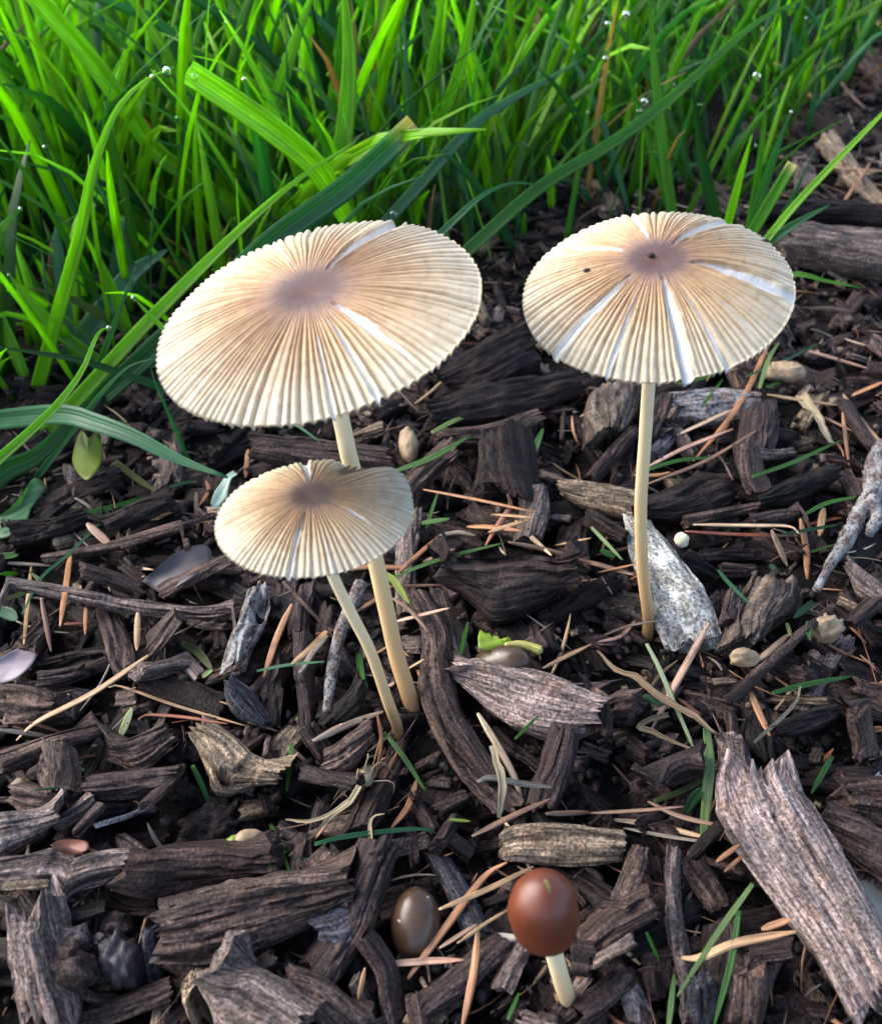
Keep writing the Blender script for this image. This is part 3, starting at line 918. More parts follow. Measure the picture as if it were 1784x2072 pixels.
# ------------------------------------------------------------------ what lies on the mulch, read from the photograph
# (name, category, label, crop, geometry, thickness in cm, colour, options); drawn in the order in which the pieces lie on one another
WC, BP, TW = ('wood_chip', 'wood chip'), ('bark_piece', 'bark'), ('twig', 'twig')
R, BK, LI, ST = dict(mat=M_WOOD), dict(mat=M_BARK), dict(mat=M_LICHEN), dict(mat=M_STONE)
CHIPS = [
    # far right, beside the grass
    (*WC, 'dark rotten plank lying across the mulch behind the grey log', '2', ('E', [(1330, 790), (1600, 775), (1900, 800)], [(1360, 850), (1600, 850), (1900, 880)]), 0.7, 'dark', {}),
    (*WC, 'thick grey weathered log at the foot of the grass beside the lone cap', '2', ('E', [(1440, 850), (1600, 850), (1900, 880)], [(1400, 960), (1600, 990), (1900, 1030)]), 0.9, 'grey', dict(rough=1.3)),
    (*WC, 'weathered tan splinter slanting through fallen needles past the grass', '2', ([(1560, 530), (1680, 680), (1790, 810)], 90, 70), 0.3, 'tan', {}),
    (*WC, 'dark stub of wood among needles at the far end of the mulch', '2', ([(1470, 400), (1640, 520)], 90, 110), 0.4, 'dark', {}),
    (*WC, 'brown bark strip under the far needles by the lawn', '2', ([(1690, 180), (1790, 330)], 70, 60), 0.3, 'mid', {}),
    (*BP, 'dull grey bark scale lying between grass clumps', '2', ([(170, 330), (330, 300)], 80, 60), 0.2, 'mid', BK),
    (*BP, 'dusky bark scale in the bare gap inside the grass', '2', ([(330, 650), (520, 560)], 90, 70), 0.2, 'purple', BK),
    # behind the caps
    (*BP, 'big dark bark slab leaning behind the rim of the large tilted cap', 'S', ('E', [(895, 735), (960, 690), (1075, 625)], [(905, 790), (990, 775), (1095, 715)]), 0.9, 'dark', BK),
    (*WC, 'dark crumbling chunk between the two large caps', 'S', ('E', [(870, 800), (1000, 765), (1180, 740)], [(885, 850), (1020, 835), (1185, 790)]), 0.6, 'dark', BK),
    (*WC, 'brown plank with a rounded end under the lone cap', 'S', ('E', [(885, 865), (1000, 850), (1095, 820)], [(890, 905), (1000, 890), (1110, 850)]), 0.5, 'mid', {}),
    (*WC, 'long brown split log passing behind the two joined stems', 'S', ('E', [(500, 870), (640, 880), (780, 905)], [(500, 925), (650, 945), (800, 955)]), 0.8, 'mid', {}),
    (*WC, 'pale tan stub behind the stem of the large tilted cap', 'B', ([(370, 160), (560, 115)], 66, 50), 0.4, 'tan', {}),
    (*WC, 'curved grey-brown shard resting against the dark bark hump', 'B', ([(720, 470), (850, 330), (1010, 200)], 150, 110), 0.6, 'mid', {}),
    (*BP, 'black upright bark hump between the two large stems', 'B', ('E', [(1060, 150), (1040, 330), (1010, 470)], [(1160, 60), (1240, 280), (1330, 470)]), 1.1, 'dark', BK),
    (*WC, 'dark flat board below the black bark hump', 'B', ([(1150, 380), (1560, 440)], 130, 120), 0.35, 'dark', {}),
    (*BP, 'grey speckled rock under the rim of the lone cap', 'C', ('E', [(60, 240), (40, 360), (110, 510)], [(330, 230), (330, 380), (250, 520)]), 0.8, 'rock', ST),
    (*WC, 'lichen-dusted chip below the rim of the lone cap', 'C', ('E', [(520, 310), (760, 280), (1050, 300)], [(560, 460), (800, 480), (1030, 450)]), 0.45, 'pale', LI),
    (*WC, 'dark wood flake beside the lichen-dusted chip', 'C', ([(500, 330), (410, 570)], 90, 80), 0.35, 'purple', {}),
    (*WC, 'upright dark block beside the long orange needle', 'C', ('E', [(1050, 340), (1020, 480), (1005, 640)], [(1160, 370), (1175, 500), (1150, 660)]), 0.6, 'purple', {}),
    (*WC, 'reddish bark sliver crossing behind the lone stem', 'C', ([(50, 840), (180, 690), (310, 540)], 90, 80), 0.35, 'red', {}),
    (*WC, 'small black chip beside the lone stem behind needles', 'C', ([(430, 690), (530, 560)], 110, 90), 0.35, 'slate', {}),
    (*WC, 'grey twisted stub standing over the dark chunk', 'C', ([(900, 640), (920, 800), (960, 940)], 100, 50), 0.5, 'mid', {}),
    (*WC, 'short rusty-brown chip between grey stub and blue-black chunk', 'C', ([(990, 690), (1130, 700), (1290, 690)], 80, 50), 0.3, 'grey', {}),
    (*WC, 'blue-black rotten chunk near the white lichened branch', 'C', ('E', [(1060, 960), (1240, 840), (1520, 760)], [(1110, 1035), (1300, 985), (1530, 880)]), 0.6, 'black', BK),
    (*WC, 'small purple-brown chip by the lichened branch', 'C', ([(1540, 790), (1610, 930)], 100, 90), 0.35, 'purple', {}),
    (*WC, 'large near-black chunk directly behind the lone stem', 'C', ('E', [(370, 960), (560, 860), (690, 790), (870, 820)], [(370, 1090), (560, 1090), (800, 1020), (970, 940)]), 0.7, 'dark', {}),
    (*WC, 'thin brown splinter under the near-black chunk', 'C', ([(610, 1100), (830, 1060), (1060, 1020)], 80, 60), 0.3, 'mid', {}),
    (*WC, 'small furrowed chip below the blue-black chunk', 'C', ('E', [(1020, 1070), (1160, 1030), (1320, 1050)], [(1030, 1130), (1160, 1130), (1310, 1090)]), 0.35, 'purple', {}),
    (*WC, 'tan-topped bark board ending at the lone stem', 'C', ('E', [(-180, 850), (0, 850), (280, 890)], [(-150, 960), (0, 1010), (275, 1075)]), 0.55, 'tan', {}),
    (*WC, 'pointed grey cone-like chip standing beside the tan-topped board', 'B', ('E', [(1530, 430), (1470, 560), (1440, 720)], [(1545, 440), (1580, 580), (1530, 760)]), 0.5, 'grey', dict(rag=0.15)),
    (*WC, 'dark stick beside the grey stone slab', 'C', ([(-20, 1060), (190, 1190)], 110, 90), 0.4, 'dark', {}),
    (*WC, 'purple flat chip beside the grey stone slab', 'C', ([(720, 1310), (900, 1300), (1130, 1310)], 90, 70), 0.3, 'purple', {}),
    (*WC, 'small reddish chip above the brown angular rock', 'C', ([(830, 1400), (1040, 1410)], 90, 80), 0.3, 'mid', {}),
    (*BP, 'shiny black flake beside the grey stone slab', 'C', ([(600, 1330), (800, 1440)], 130, 110), 0.3, 'black', BK),
    (*WC, 'splinter of pale purple wood reaching up to the lichened branch', 'C', ([(1510, 360), (1640, 560), (1800, 740)], 60, 90), 0.4, 'purple', {}),
    # left side behind the small mushroom
    (*BP, 'black crumbly chunk below the drooping blue-green blade', 'A', ('E', [(650, 430), (830, 290), (1050, 240)], [(700, 490), (860, 430), (1090, 330)]), 0.6, 'dark', BK),
    (*WC, 'dark rotten board lying under the lobed leaf', 'A', ([(60, 470), (330, 440), (520, 370)], 150, 120), 0.4, 'dark', BK),
    (*WC, 'long dark split stick with frayed end beside the small cap', 'A', ([(240, 665), (700, 600), (1150, 500)], 70, 40), 0.35, 'mid', {}),
    (*WC, 'brown knobby chip under the curled dark leaf', 'A', ([(510, 740), (660, 790), (810, 860)], 90, 90), 0.4, 'mid', {}),
    (*WC, 'tan furrowed stick pointing at the small cap', 'A', ([(990, 905), (1200, 790), (1410, 680)], 44, 60), 0.35, 'mid', {}),
    (*WC, 'flat grey-brown shingle standing below the long grey stick', 'A', ('E', [(560, 940), (610, 1120), (660, 1330)], [(700, 950), (760, 1120), (800, 1290)]), 0.35, 'mid', {}),
    (*WC, 'rough brown slab under the long grey stick', 'A', ([(190, 1160), (330, 1000)], 160, 130), 0.4, 'mid', {}),
    (*WC, 'long grey splintered stick lying across the mulch beside the stems', 'A', ('E', [(10, 830), (240, 800), (700, 870), (1150, 950), (1490, 1010)], [(20, 870), (240, 880), (700, 970), (1150, 1030), (1490, 1035)]), 0.35, 'grey', dict(rough=1.2)),
    (*WC, 'frayed shred lying along the end of the long grey stick', 'A', ([(1130, 1030), (1240, 1060), (1340, 1070)], 60, 40), 0.2, 'grey', {}),
    (*WC, 'dull brown rounded peg beside the upright shingle', 'A', ('E', [(1050, 1030), (970, 1130), (900, 1230)], [(1120, 1090), (1050, 1180), (960, 1270)]), 0.45, 'mid', dict(rnd=0.6)),
    (*WC, 'pitted grey strip with a hollow and a lichened white end', 'A', ('E', [(1560, 790), (1480, 1000), (1420, 1110), (1400, 1290)], [(1680, 790), (1640, 1000), (1560, 1180), (1520, 1310)]), 0.45, 'grey', dict(mat=M_LICHEN, nl=44, kt=27, holes=[(1580, 920, 50, 0.3), (1560, 1000, 40, .25)])),
    (*WC, 'wet grey chip with ragged ends below the brown peg', 'A', ('E', [(900, 1320), (1050, 1270), (1200, 1270)], [(840, 1410), (1010, 1380), (1130, 1340)]), 0.3, 'grey', {}),
    (*WC, 'dark furrowed chip beside the purple petal-like leaf', 'A', ('E', [(220, 1350), (360, 1320), (510, 1310)], [(230, 1440), (370, 1430), (530, 1390)]), 0.4, 'purple', {}),
    (*WC, 'narrow dark splinter above the dark furrowed chip', 'A', ([(210, 1300), (420, 1250), (630, 1230)], 50, 30), 0.2, 'dark', {}),
    (*WC, 'ragged brown chip beside the wet grey chip', 'A', ([(1230, 1400), (1430, 1335)], 70, 56), 0.25, 'mid', {}),
    (*WC, 'dark slate-coloured diamond chip beside the two stems', 'A', ('E', [(1400, 1370), (1530, 1430), (1625, 1600)], [(1350, 1450), (1440, 1600), (1610, 1695)]), 0.35, 'slate', {}),
    (*BP, 'grainy brown bark cake below the purple leaf', 'A', ('E', [(-30, 1400), (150, 1415), (280, 1490)], [(-30, 1640), (150, 1650), (290, 1620)]), 0.5, 'mid', BK),
    # around the two joined stems
    (*WC, 'upright purple splint between the stems and the pitted grey strip', 'H', ([(720, 910), (690, 1070), (680, 1230)], 110, 110), 0.35, 'purple', {}),
    (*WC, 'dark upright lath beside the speckled twig', 'H', ([(540, 1400), (520, 1650), (500, 1900)], 60, 60), 0.3, 'dark', {}),
    (*WC, 'second dark lath beside the speckled twig', 'H', ([(620, 1250), (630, 1600), (640, 1920)], 80, 90), 0.3, 'purple', {}),
    (*WC, 'dark flake tucked under the rim of the small cap', 'B', ('E', [(520, 800), (600, 770), (700, 780)], [(540, 850), (620, 850), (700, 820)]), 0.3, 'slate', {}),
    (*BP, 'lumpy black clod in front of the speckled twig', 'H', ('E', [(780, 1880), (900, 1730), (1060, 1620)], [(830, 1960), (1000, 1890), (1120, 1720)]), 0.55, 'black', BK),
    (*WC, 'vertical grey lath with a split top beside the stems', 'B', ('E', [(720, 560), (705, 880), (700, 1180)], [(780, 590), (775, 900), (790, 1190)]), 0.4, 'grey', {}),
    (*WC, 'pale straight stick running down to the light grey chunk', 'B', ('E', [(790, 1050), (860, 1300), (900, 1540)], [(880, 1040), (940, 1290), (1010, 1530)]), 0.45, 'grey', {}),
    (*WC, 'big dark brown chunk with deep furrows between the stems', 'B', ('E', [(930, 930), (1020, 870), (1250, 830), (1500, 840), (1700, 960)], [(920, 1060), (1060, 1130), (1220, 1220), (1460, 1170), (1690, 1080)]), 1.0, 'dark', dict(rough=1.5, rnd=0.45)),
    (*BP, 'reddish peeling bark strip winding past the foot of the stems', 'S', ('E', [(795, 1195), (835, 1270), (840, 1340), (850, 1430), (905, 1545), (990, 1652)], [(830, 1195), (880, 1270), (885, 1340), (915, 1430), (955, 1545), (1002, 1645)]), 0.5, 'mid', dict(rough=1.4)),
    (*WC, 'dark furrowed board lying beside the winding bark strip', 'F', ([(960, 60), (1090, 260), (1200, 400)], 180, 120), 0.35, 'dark', {}),
    (*WC, 'light grey crumbling chunk in front of the shiny brown button', 'S', ('E', [(908, 1340), (975, 1328), (1080, 1346), (1165, 1378), (1207, 1400)], [(908, 1378), (970, 1420), (1030, 1452), (1110, 1474), (1195, 1472)]), 0.6, 'pale', dict(rough=1.3)),
    (*WC, 'dark chip beside the light grey chunk', 'D', ('E', [(110, 560), (170, 520), (280, 540)], [(150, 750), (220, 740), (290, 680)]), 0.5, 'mid', BK),
    (*BP, 'rounded dark clod against the light grey chunk', 'D', ([(20, 590), (30, 760)], 150, 140), 0.4, 'dark', BK),
    (*BP, 'red-brown lump in the hollow below the light grey chunk', 'D', ([(220, 850), (320, 930)], 130, 110), 0.4, 'red', BK),
    (*WC, 'dark pitted chunk beside the upright green clipping', 'D', ('E', [(450, 1110), (490, 990), (600, 950), (690, 990)], [(460, 1150), (560, 1130), (640, 1100), (700, 1070)]), 0.55, 'purple', BK),
    (*WC, 'dark log slanting down between tan block and light grey chunk', 'F', ('E', [(1670, 70), (1600, 330), (1520, 590)], [(1784, 110), (1740, 350), (1650, 600)]), 0.5, 'purple', dict(rnd=0.55)),
    (*WC, 'dark thin wedge beside the pale tan needle pair', 'F', ([(1180, 100), (1330, 230), (1490, 350)], 110, 60), 0.3, 'dark', {}),
    # beside the right mushroom
    (*BP, 'pale grey speckled slab of stone leaning behind the lone stem', 'S', ('E', [(1250, 1040), (1272, 1110), (1300, 1190), (1326, 1250), (1345, 1305)], [(1298, 1045), (1350, 1090), (1400, 1150), (1440, 1210), (1462, 1285)]), 0.4, 'stone', dict(mat=M_STONE, rough=0.8, rag=0.2)),
    (*BP, 'brown angular rock beside the grey stone slab', 'S', ('E', [(1540, 1146), (1524, 1190), (1512, 1240), (1518, 1280)], [(1642, 1172), (1632, 1215), (1592, 1246), (1562, 1286)]), 0.8, 'rock', dict(mat=M_STONE, rnd=0.6, rough=1.2)),
    (*WC, 'small upright chip against the brown angular rock', 'C', ([(950, 1490), (900, 1700)], 60, 80), 0.3, 'purple', {}),
    (*WC, 'tan-grey pointed chip beneath the lichened branch', 'C', ('E', [(1545, 1300), (1660, 1380), (1800, 1480)], [(1540, 1400), (1640, 1540), (1800, 1640)]), 0.4, 'grey', {}),
    (*WC, 'narrow tan stick below the tan-grey pointed chip', 'C', ([(1515, 1580), (1700, 1680)], 60, 50), 0.25, 'tan', {}),
    (*WC, 'dark stick lying under the pointed chip', 'C', ([(1640, 1740), (1800, 1590)], 60, 60), 0.3, 'dark', {}),
    (*WC, 'brown chip below the knobbly twig', 'D', ([(1200, 430), (1300, 450)], 120, 110), 0.4, 'mid', {}),
    (*WC, 'tan flat stick crossing the orange needle under the knobbly twig', 'D', ([(1020, 595), (1230, 600), (1440, 615)], 56, 50), 0.22, 'tan', {}),
    (*WC, 'black wedge under the short orange needle', 'D', ('E', [(930, 720), (900, 820), (1010, 940)], [(1090, 640), (1120, 820), (1110, 960)]), 0.35, 'black', {}),
    (*WC, 'dark fibrous chip beside the short orange needle', 'D', ('E', [(1190, 770), (1350, 660), (1550, 630)], [(1230, 830), (1400, 800), (1560, 720)]), 0.4, 'dark', {}),
    (*WC, 'purple-brown chip under the straw husk', 'D', ('E', [(1600, 650), (1700, 580), (1800, 640)], [(1640, 690), (1740, 720), (1800, 740)]), 0.4, 'purple', {}),
    (*WC, 'small upright brown block above the worn planks', 'D', ('E', [(1510, 720), (1540, 850), (1560, 980)], [(1620, 720), (1660, 830), (1640, 960)]), 0.5, 'mid', {}),
    (*WC, 'small black stick laid across the upright green clipping', 'D', ([(640, 890), (760, 885), (890, 895)], 38, 36), 0.2, 'black', {}),
    (*WC, 'slim brown lath above the big weathered plank', 'D', ([(830, 650), (860, 860)], 60, 60), 0.25, 'mid', {}),
    # bottom right
    (*WC, 'worn grey-brown plank lying under the big weathered plank', 'G', ('E', [(1400, 580), (1600, 620), (1850, 720)], [(1470, 800), (1640, 930), (1850, 1050)]), 0.6, 'mid', {}),
    (*WC, 'brown layered block with a white fleck beside the big weathered plank', 'G', ('E', [(1600, 420), (1700, 380), (1850, 370)], [(1590, 620), (1700, 650), (1850, 680)]), 0.7, 'mid', dict(rough=1.4)),
    (*WC, 'big weathered purple-grey plank with a torn end and a knot hole', 'G', ('E', [(800, 300), (760, 420), (800, 620), (960, 880), (1150, 1160), (1360, 1450), (1560, 1800)], [(1200, 260), (1300, 420), (1420, 600), (1550, 830), (1660, 1030), (1800, 1300), (1960, 1640)]), 0.85, 'pale', dict(rough=0.9, nl=60, kt=41, rag=0.35, extra=0.08, holes=[(1150, 605, 30, 0.12), (935, 610, 18, .08)])),
    (*WC, 'long thin pale stick running down beside the chestnut button', 'G', ([(470, 780), (460, 1050), (520, 1450), (590, 1890)], 62, 70), 0.25, 'grey', dict(nl=50)),
    (*WC, 'slender brown stick crossing toward the long thin pale stick', 'G', ([(380, 800), (290, 1040), (200, 1280)], 60, 44), 0.25, 'mid', {}),
    (*WC, 'dark chip with a tan grain core beside the weathered plank', 'G', ('E', [(530, 900), (600, 1050), (760, 1250)], [(640, 890), (760, 990), (860, 1130)]), 0.4, 'mid', {}),
    (*WC, 'dark square stub standing between two green clippings', 'G', ([(920, 1230), (920, 1420), (910, 1640)], 100, 130), 0.5, 'dark', {}),
    (*WC, 'dark rotten piece below the square stub', 'G', ([(980, 1500), (1230, 1480)], 110, 90), 0.35, 'purple', {}),
    (*WC, 'brown stump-like chip below the dark square stub', 'G', ('E', [(840, 1640), (830, 1760), (800, 1900)], [(1050, 1620), (1060, 1760), (1040, 1900)]), 0.5, 'mid', {}),
    (*BP, 'blue-grey flat flake between the clippings', 'G', ('E', [(640, 1680), (620, 1780), (640, 1900)], [(760, 1640), (800, 1720), (740, 1900)]), 0.2, 'slate', BK),
    (*WC, 'purple stick lying beside the pale stick', 'G', ([(0, 1860), (160, 1740), (300, 1620)], 90, 80), 0.35, 'purple', {}),
    (*WC, 'short brown chip pressed against the pale stick', 'G', ([(330, 1540), (350, 1700)], 90, 80), 0.3, 'mid', {}),
    (*WC, 'reddish square-cut stick beside the chestnut button', 'G', ('E', [(-10, 1430), (160, 1290), (420, 1160)], [(10, 1540), (200, 1410), (440, 1260)]), 0.5, 'red', dict(rough=0.7)),
    (*WC, 'thin grey splinter below the reddish stick', 'G', ([(50, 1560), (300, 1420)], 50, 34), 0.2, 'grey', {}),
    (*WC, 'black splinter under the weathered plank', 'G', ([(650, 920), (830, 740)], 60, 50), 0.25, 'black', {}),
    # bottom centre
    (*WC, 'tan rectangular block with clean grain behind the chestnut button', 'S', ('E', [(1028, 1690), (1052, 1668), (1150, 1664), (1264, 1688)], [(1028, 1742), (1060, 1746), (1160, 1752), (1264, 1750)]), 0.55, 'tan', dict(rag=0.15, rough=0.8)),
    (*WC, 'brown shard rising toward the foot of the small stem', 'F', ('E', [(150, 230), (300, 130), (470, 40)], [(200, 380), (340, 330), (500, 160)]), 0.5, 'mid', {}),
    (*WC, 'dark slim chip beside the brown shard', 'F', ([(30, 110), (160, 310)], 120, 100), 0.4, 'purple', {}),
    (*WC, 'short dark cylinder of wood with a cut end', 'F', ('E', [(520, 350), (440, 490), (390, 650)], [(680, 410), (610, 560), (520, 690)]), 0.6, 'dark', dict(rnd=0.6, rag=0.12)),
    (*WC, 'dark strip crossing under the straw-coloured root', 'F', ([(0, 350), (170, 400), (340, 440)], 110, 70), 0.35, 'dark', {}),
    (*WC, 'long dark plank slanting down beside the shiny oval button', 'F', ('E', [(540, 740), (430, 990), (310, 1270), (150, 1570)], [(700, 780), (600, 1100), (470, 1390), (290, 1660)]), 0.6, 'purple', dict(nl=44, kt=27)),
    (*WC, 'dark grey slat beside the shiny oval button', 'F', ('E', [(760, 850), (880, 1060), (1010, 1370)], [(890, 830), (1000, 1030), (1130, 1270)]), 0.35, 'slate', {}),
    (*WC, 'small twisted brown shaving between slat and tan block', 'F', ([(910, 770), (980, 830), (1060, 900)], 80, 60), 0.3, 'mid', {}),
    (*WC, 'short dark chip above the twisted shaving', 'F', ([(1000, 620), (920, 750)], 90, 80), 0.3, 'purple', {}),
    (*WC, 'fan-shaped dark shred near the tan block', 'F', ([(880, 600), (1070, 500)], 120, 80), 0.3, 'dark', {}),
    (*WC, 'long brown board under the needle pairs below the oval button', 'F', ('E', [(780, 1840), (1000, 1640), (1320, 1370)], [(830, 1900), (1060, 1720), (1390, 1420)]), 0.4, 'purple', {}),
    (*WC, 'grey ragged splint propped under the chestnut button', 'F', ([(1330, 1680), (1390, 1530), (1460, 1390)], 56, 80), 0.3, 'grey', {}),
    (*WC, 'forked dark root-like stick below the long dark plank', 'F', ([(380, 1390), (490, 1560), (520, 1720), (560, 1890)], 60, 60), 0.3, 'purple', {}),
    (*WC, 'short brown slip next to the forked dark stick', 'F', ([(690, 1680), (720, 1890)], 90, 80), 0.3, 'mid', {}),
    (*WC, 'dark chip with tan grain under the forked stick', 'F', ('E', [(-20, 1590), (150, 1610), (300, 1720), (450, 1890)], [(-60, 1740), (60, 1830), (170, 1930), (260, 1960)]), 0.45, 'mid', {}),
    (*WC, 'pale purple splinter leaning on the tan-grained chip', 'F', ([(340, 1660), (450, 1890)], 60, 60), 0.25, 'grey', {}),
    (*WC, 'dark board just under the brown-capped button stem', 'F', ([(1680, 1540), (1800, 1560)], 90, 80), 0.4, 'dark', {}),
    (*BP, 'dark crumb of bark beside the button stem', 'G', ([(70, 1180), (230, 1190)], 90, 70), 0.35, 'purple', {}),
    # bottom left
    (*WC, 'grey-brown rounded branch piece under tan needles', 'E', ('E', [(30, 270), (250, 160), (460, 90), (640, 90)], [(30, 400), (270, 300), (520, 200), (650, 150)]), 0.5, 'mid', dict(rnd=0.5)),
    (*WC, 'brown upright brick-shaped chip leaning on the rounded branch piece', 'E', ('E', [(185, 160), (200, 320), (225, 440)], [(270, 160), (300, 300), (300, 440)]), 0.5, 'mid', {}),
    (*WC, 'dark furrowed chunk with a pale top edge beside the hollow tan bark', 'E', ('E', [(650, 200), (840, 110), (1030, 60)], [(660, 320), (860, 350), (1080, 180)]), 0.6, 'mid', dict(rough=1.4)),
    (*WC, 'wide dark slab below the furrowed chunk', 'E', ('E', [(510, 400), (760, 350), (1080, 330)], [(530, 540), (760, 520), (1010, 480)]), 0.5, 'purple', {}),
    (*WC, 'thin diagonal lath beside the wide dark slab', 'E', ([(930, 540), (1060, 420), (1160, 300)], 50, 40), 0.25, 'purple', {}),
    (*BP, 'hollow tan bark piece with a frayed end and a dark hole', 'E', ('E', [(1180, 45), (1340, 90), (1500, 220), (1690, 360)], [(1115, 170), (1210, 330), (1300, 470), (1640, 450)]), 0.6, 'tan', dict(mat=M_BARK, rnd=0.3, rough=1.1, nl=50, kt=35, holes=[(1350, 385, 48, 0.35)])),
    (*WC, 'short grey-brown block with fine grain above the wet bluish log', 'E', ('E', [(60, 440), (210, 450), (370, 490)], [(15, 550), (140, 610), (270, 640)]), 0.45, 'mid', {}),
    (*WC, 'wet bluish split log below the fine-grained block', 'E', ('E', [(-40, 590), (130, 590), (330, 640)], [(-40, 890), (140, 800), (340, 720)]), 0.6, 'grey', {}),
    (*WC, 'bundle of dark splinters beside the wet bluish log', 'E', ([(340, 690), (470, 630), (600, 560)], 110, 60), 0.35, 'grey', {}),
    (*WC, 'dark oblique splinter below the white sliver', 'E', ([(490, 740), (670, 580)], 60, 40), 0.25, 'purple', {}),
    (*WC, 'slender white sliver on black soil', 'E', ([(590, 697), (770, 640), (950, 562)], 20, 22), 0.12, 'white', {}),
    (*WC, 'rotten dark underside below the dark red-brown board', 'E', ([(590, 1130), (760, 1200), (930, 1200)], 120, 100), 0.35, 'dark', {}),
    (*WC, 'grey lichen-flecked board with a stepped lower edge', 'E', ('E', [(-30, 890), (320, 810), (440, 860), (640, 825), (780, 830)], [(-30, 1070), (300, 1080), (350, 1135), (500, 1070), (700, 1020)]), 0.5, 'grey', dict(nl=40)),
    (*WC, 'dark red-brown board butting against the lichen-flecked board', 'E', ('E', [(770, 850), (1000, 828), (1350, 860), (1650, 930)], [(690, 1090), (900, 1130), (1120, 1090), (1690, 1000)]), 0.6, 'red', dict(nl=40)),
    (*WC, 'narrow tan slip lying over the red-brown board end', 'E', ([(1380, 870), (1610, 885)], 28, 24), 0.12, 'tan', {}),
    (*WC, 'thin dry stick in front of the lichen-flecked board', 'E', ([(0, 1090), (290, 1070)], 26, 22), 0.15, 'tan', {}),
    (*WC, 'huge furrowed brown chunk with a crumbled top', 'S', ('E', [(308, 1835), (400, 1795), (500, 1775), (610, 1770), (716, 1785)], [(318, 1955), (410, 1958), (500, 1935), (600, 1900), (722, 1850)]), 0.9, 'mid', dict(rough=1.6, nl=60, kt=41, rag=0.3)),
    (*WC, 'dark grey slip beside the huge furrowed chunk', 'E', ([(870, 1320), (880, 1480), (900, 1630)], 60, 40), 0.2, 'slate', {}),
    (*WC, 'black sliver above the dark pebbles', 'E', ([(340, 1280), (630, 1220)], 60, 50), 0.25, 'black', {}),
    (*BP, 'flat dark grey scale leaning on the long dark plank', 'F', ('E', [(110, 1240), (230, 1180), (340, 1170)], [(190, 1370), (320, 1385), (395, 1300)]), 0.15, 'slate', dict(mat=M_BARK, extra=0.15)),
    (*WC, 'tall splintered grey post with frayed yellow foot', 'E', ('E', [(-40, 1180), (-20, 1500), (0, 1840)], [(120, 1180), (200, 1450), (300, 1840)]), 0.7, 'grey', dict(rag=0.6, nl=40)),
    (*WC, 'brown lath behind the splintered grey post', 'E', ([(120, 1120), (230, 1270), (310, 1430)], 90, 70), 0.3, 'dark', {}),
    (*WC, 'thin tan stick below the pebbles', 'E', ([(360, 1680), (540, 1760), (740, 1755)], 46, 60), 0.22, 'tan', {}),
    (*WC, 'curving dark bark strip below the pebbles', 'E', ([(440, 1890), (700, 1830), (1030, 1720)], 120, 90), 0.35, 'mid', {}),
    (*WC, 'thick tan-purple stump of wood before the huge furrowed chunk', 'E', ('E', [(1230, 1630), (1400, 1590), (1560, 1570), (1850, 1830)], [(1180, 1710), (1230, 1830), (1320, 1990), (1700, 2080)]), 0.8, 'grey', dict(rough=1.2)),
    (*WC, 'rounded orange-brown chip beside the thick stump', 'E', ([(1110, 1740), (1160, 1900)], 110, 100), 0.4, 'tan', dict(rnd=0.6)),
    (*WC, 'dark chip between huge chunk and thick stump', 'E', ([(1540, 1600), (1690, 1520)], 140, 110), 0.35, 'dark', {}),
]

TWIGS = [  # (label, crop, points, w0, w1, colour, material, lump)
    ('white lichened forked branch curving down beside the pointed chip', 'C', [(1790, 640), (1740, 780), (1730, 930), (1640, 1080), (1560, 1230), (1470, 1370), (1385, 1530)], [80, 130, 120, 90, 80, 60, 40], 'grey', M_LICHEN, 0.45, [[(1720, 960), (1760, 1060), (1700, 1190)], [80, 70, 50]]),
    ('knobbly brown twig slanting across needles by the brown husk', 'D', [(1490, 30), (1270, 220), (1050, 420), (930, 540), (845, 600)], [44, 56, 60, 64, 70], 'mid', M_BARK, 0.3, None),
    ('speckled lichened twig standing behind the small stem', 'H', [(1060, 940), (1000, 1080), (925, 1260), (870, 1500), (830, 1800)], [100, 90, 84, 80, 50], 'grey', M_LICHEN, 0.12, None),
    ('thin grey twig rising toward the rim of the small cap', 'A', [(740, 585), (900, 530), (1100, 450), (1330, 390)], [20, 32, 34, 30], 'mid', M_BARK, 0.1, None),
    ('fine dark rootlet arching beside the grey stub', 'C', [(800, 590), (780, 680), (830, 760), (880, 860)], [14, 14, 14, 12], 'mid', M_BARK, 0.1, None),
    ('thin dark stalk leaning from the small cap onto the speckled twig', 'H', [(540, 930), (700, 1100), (800, 1210), (890, 1330)], [26, 30, 26, 20], 'mid', M_BARK, 0.1, None),
]

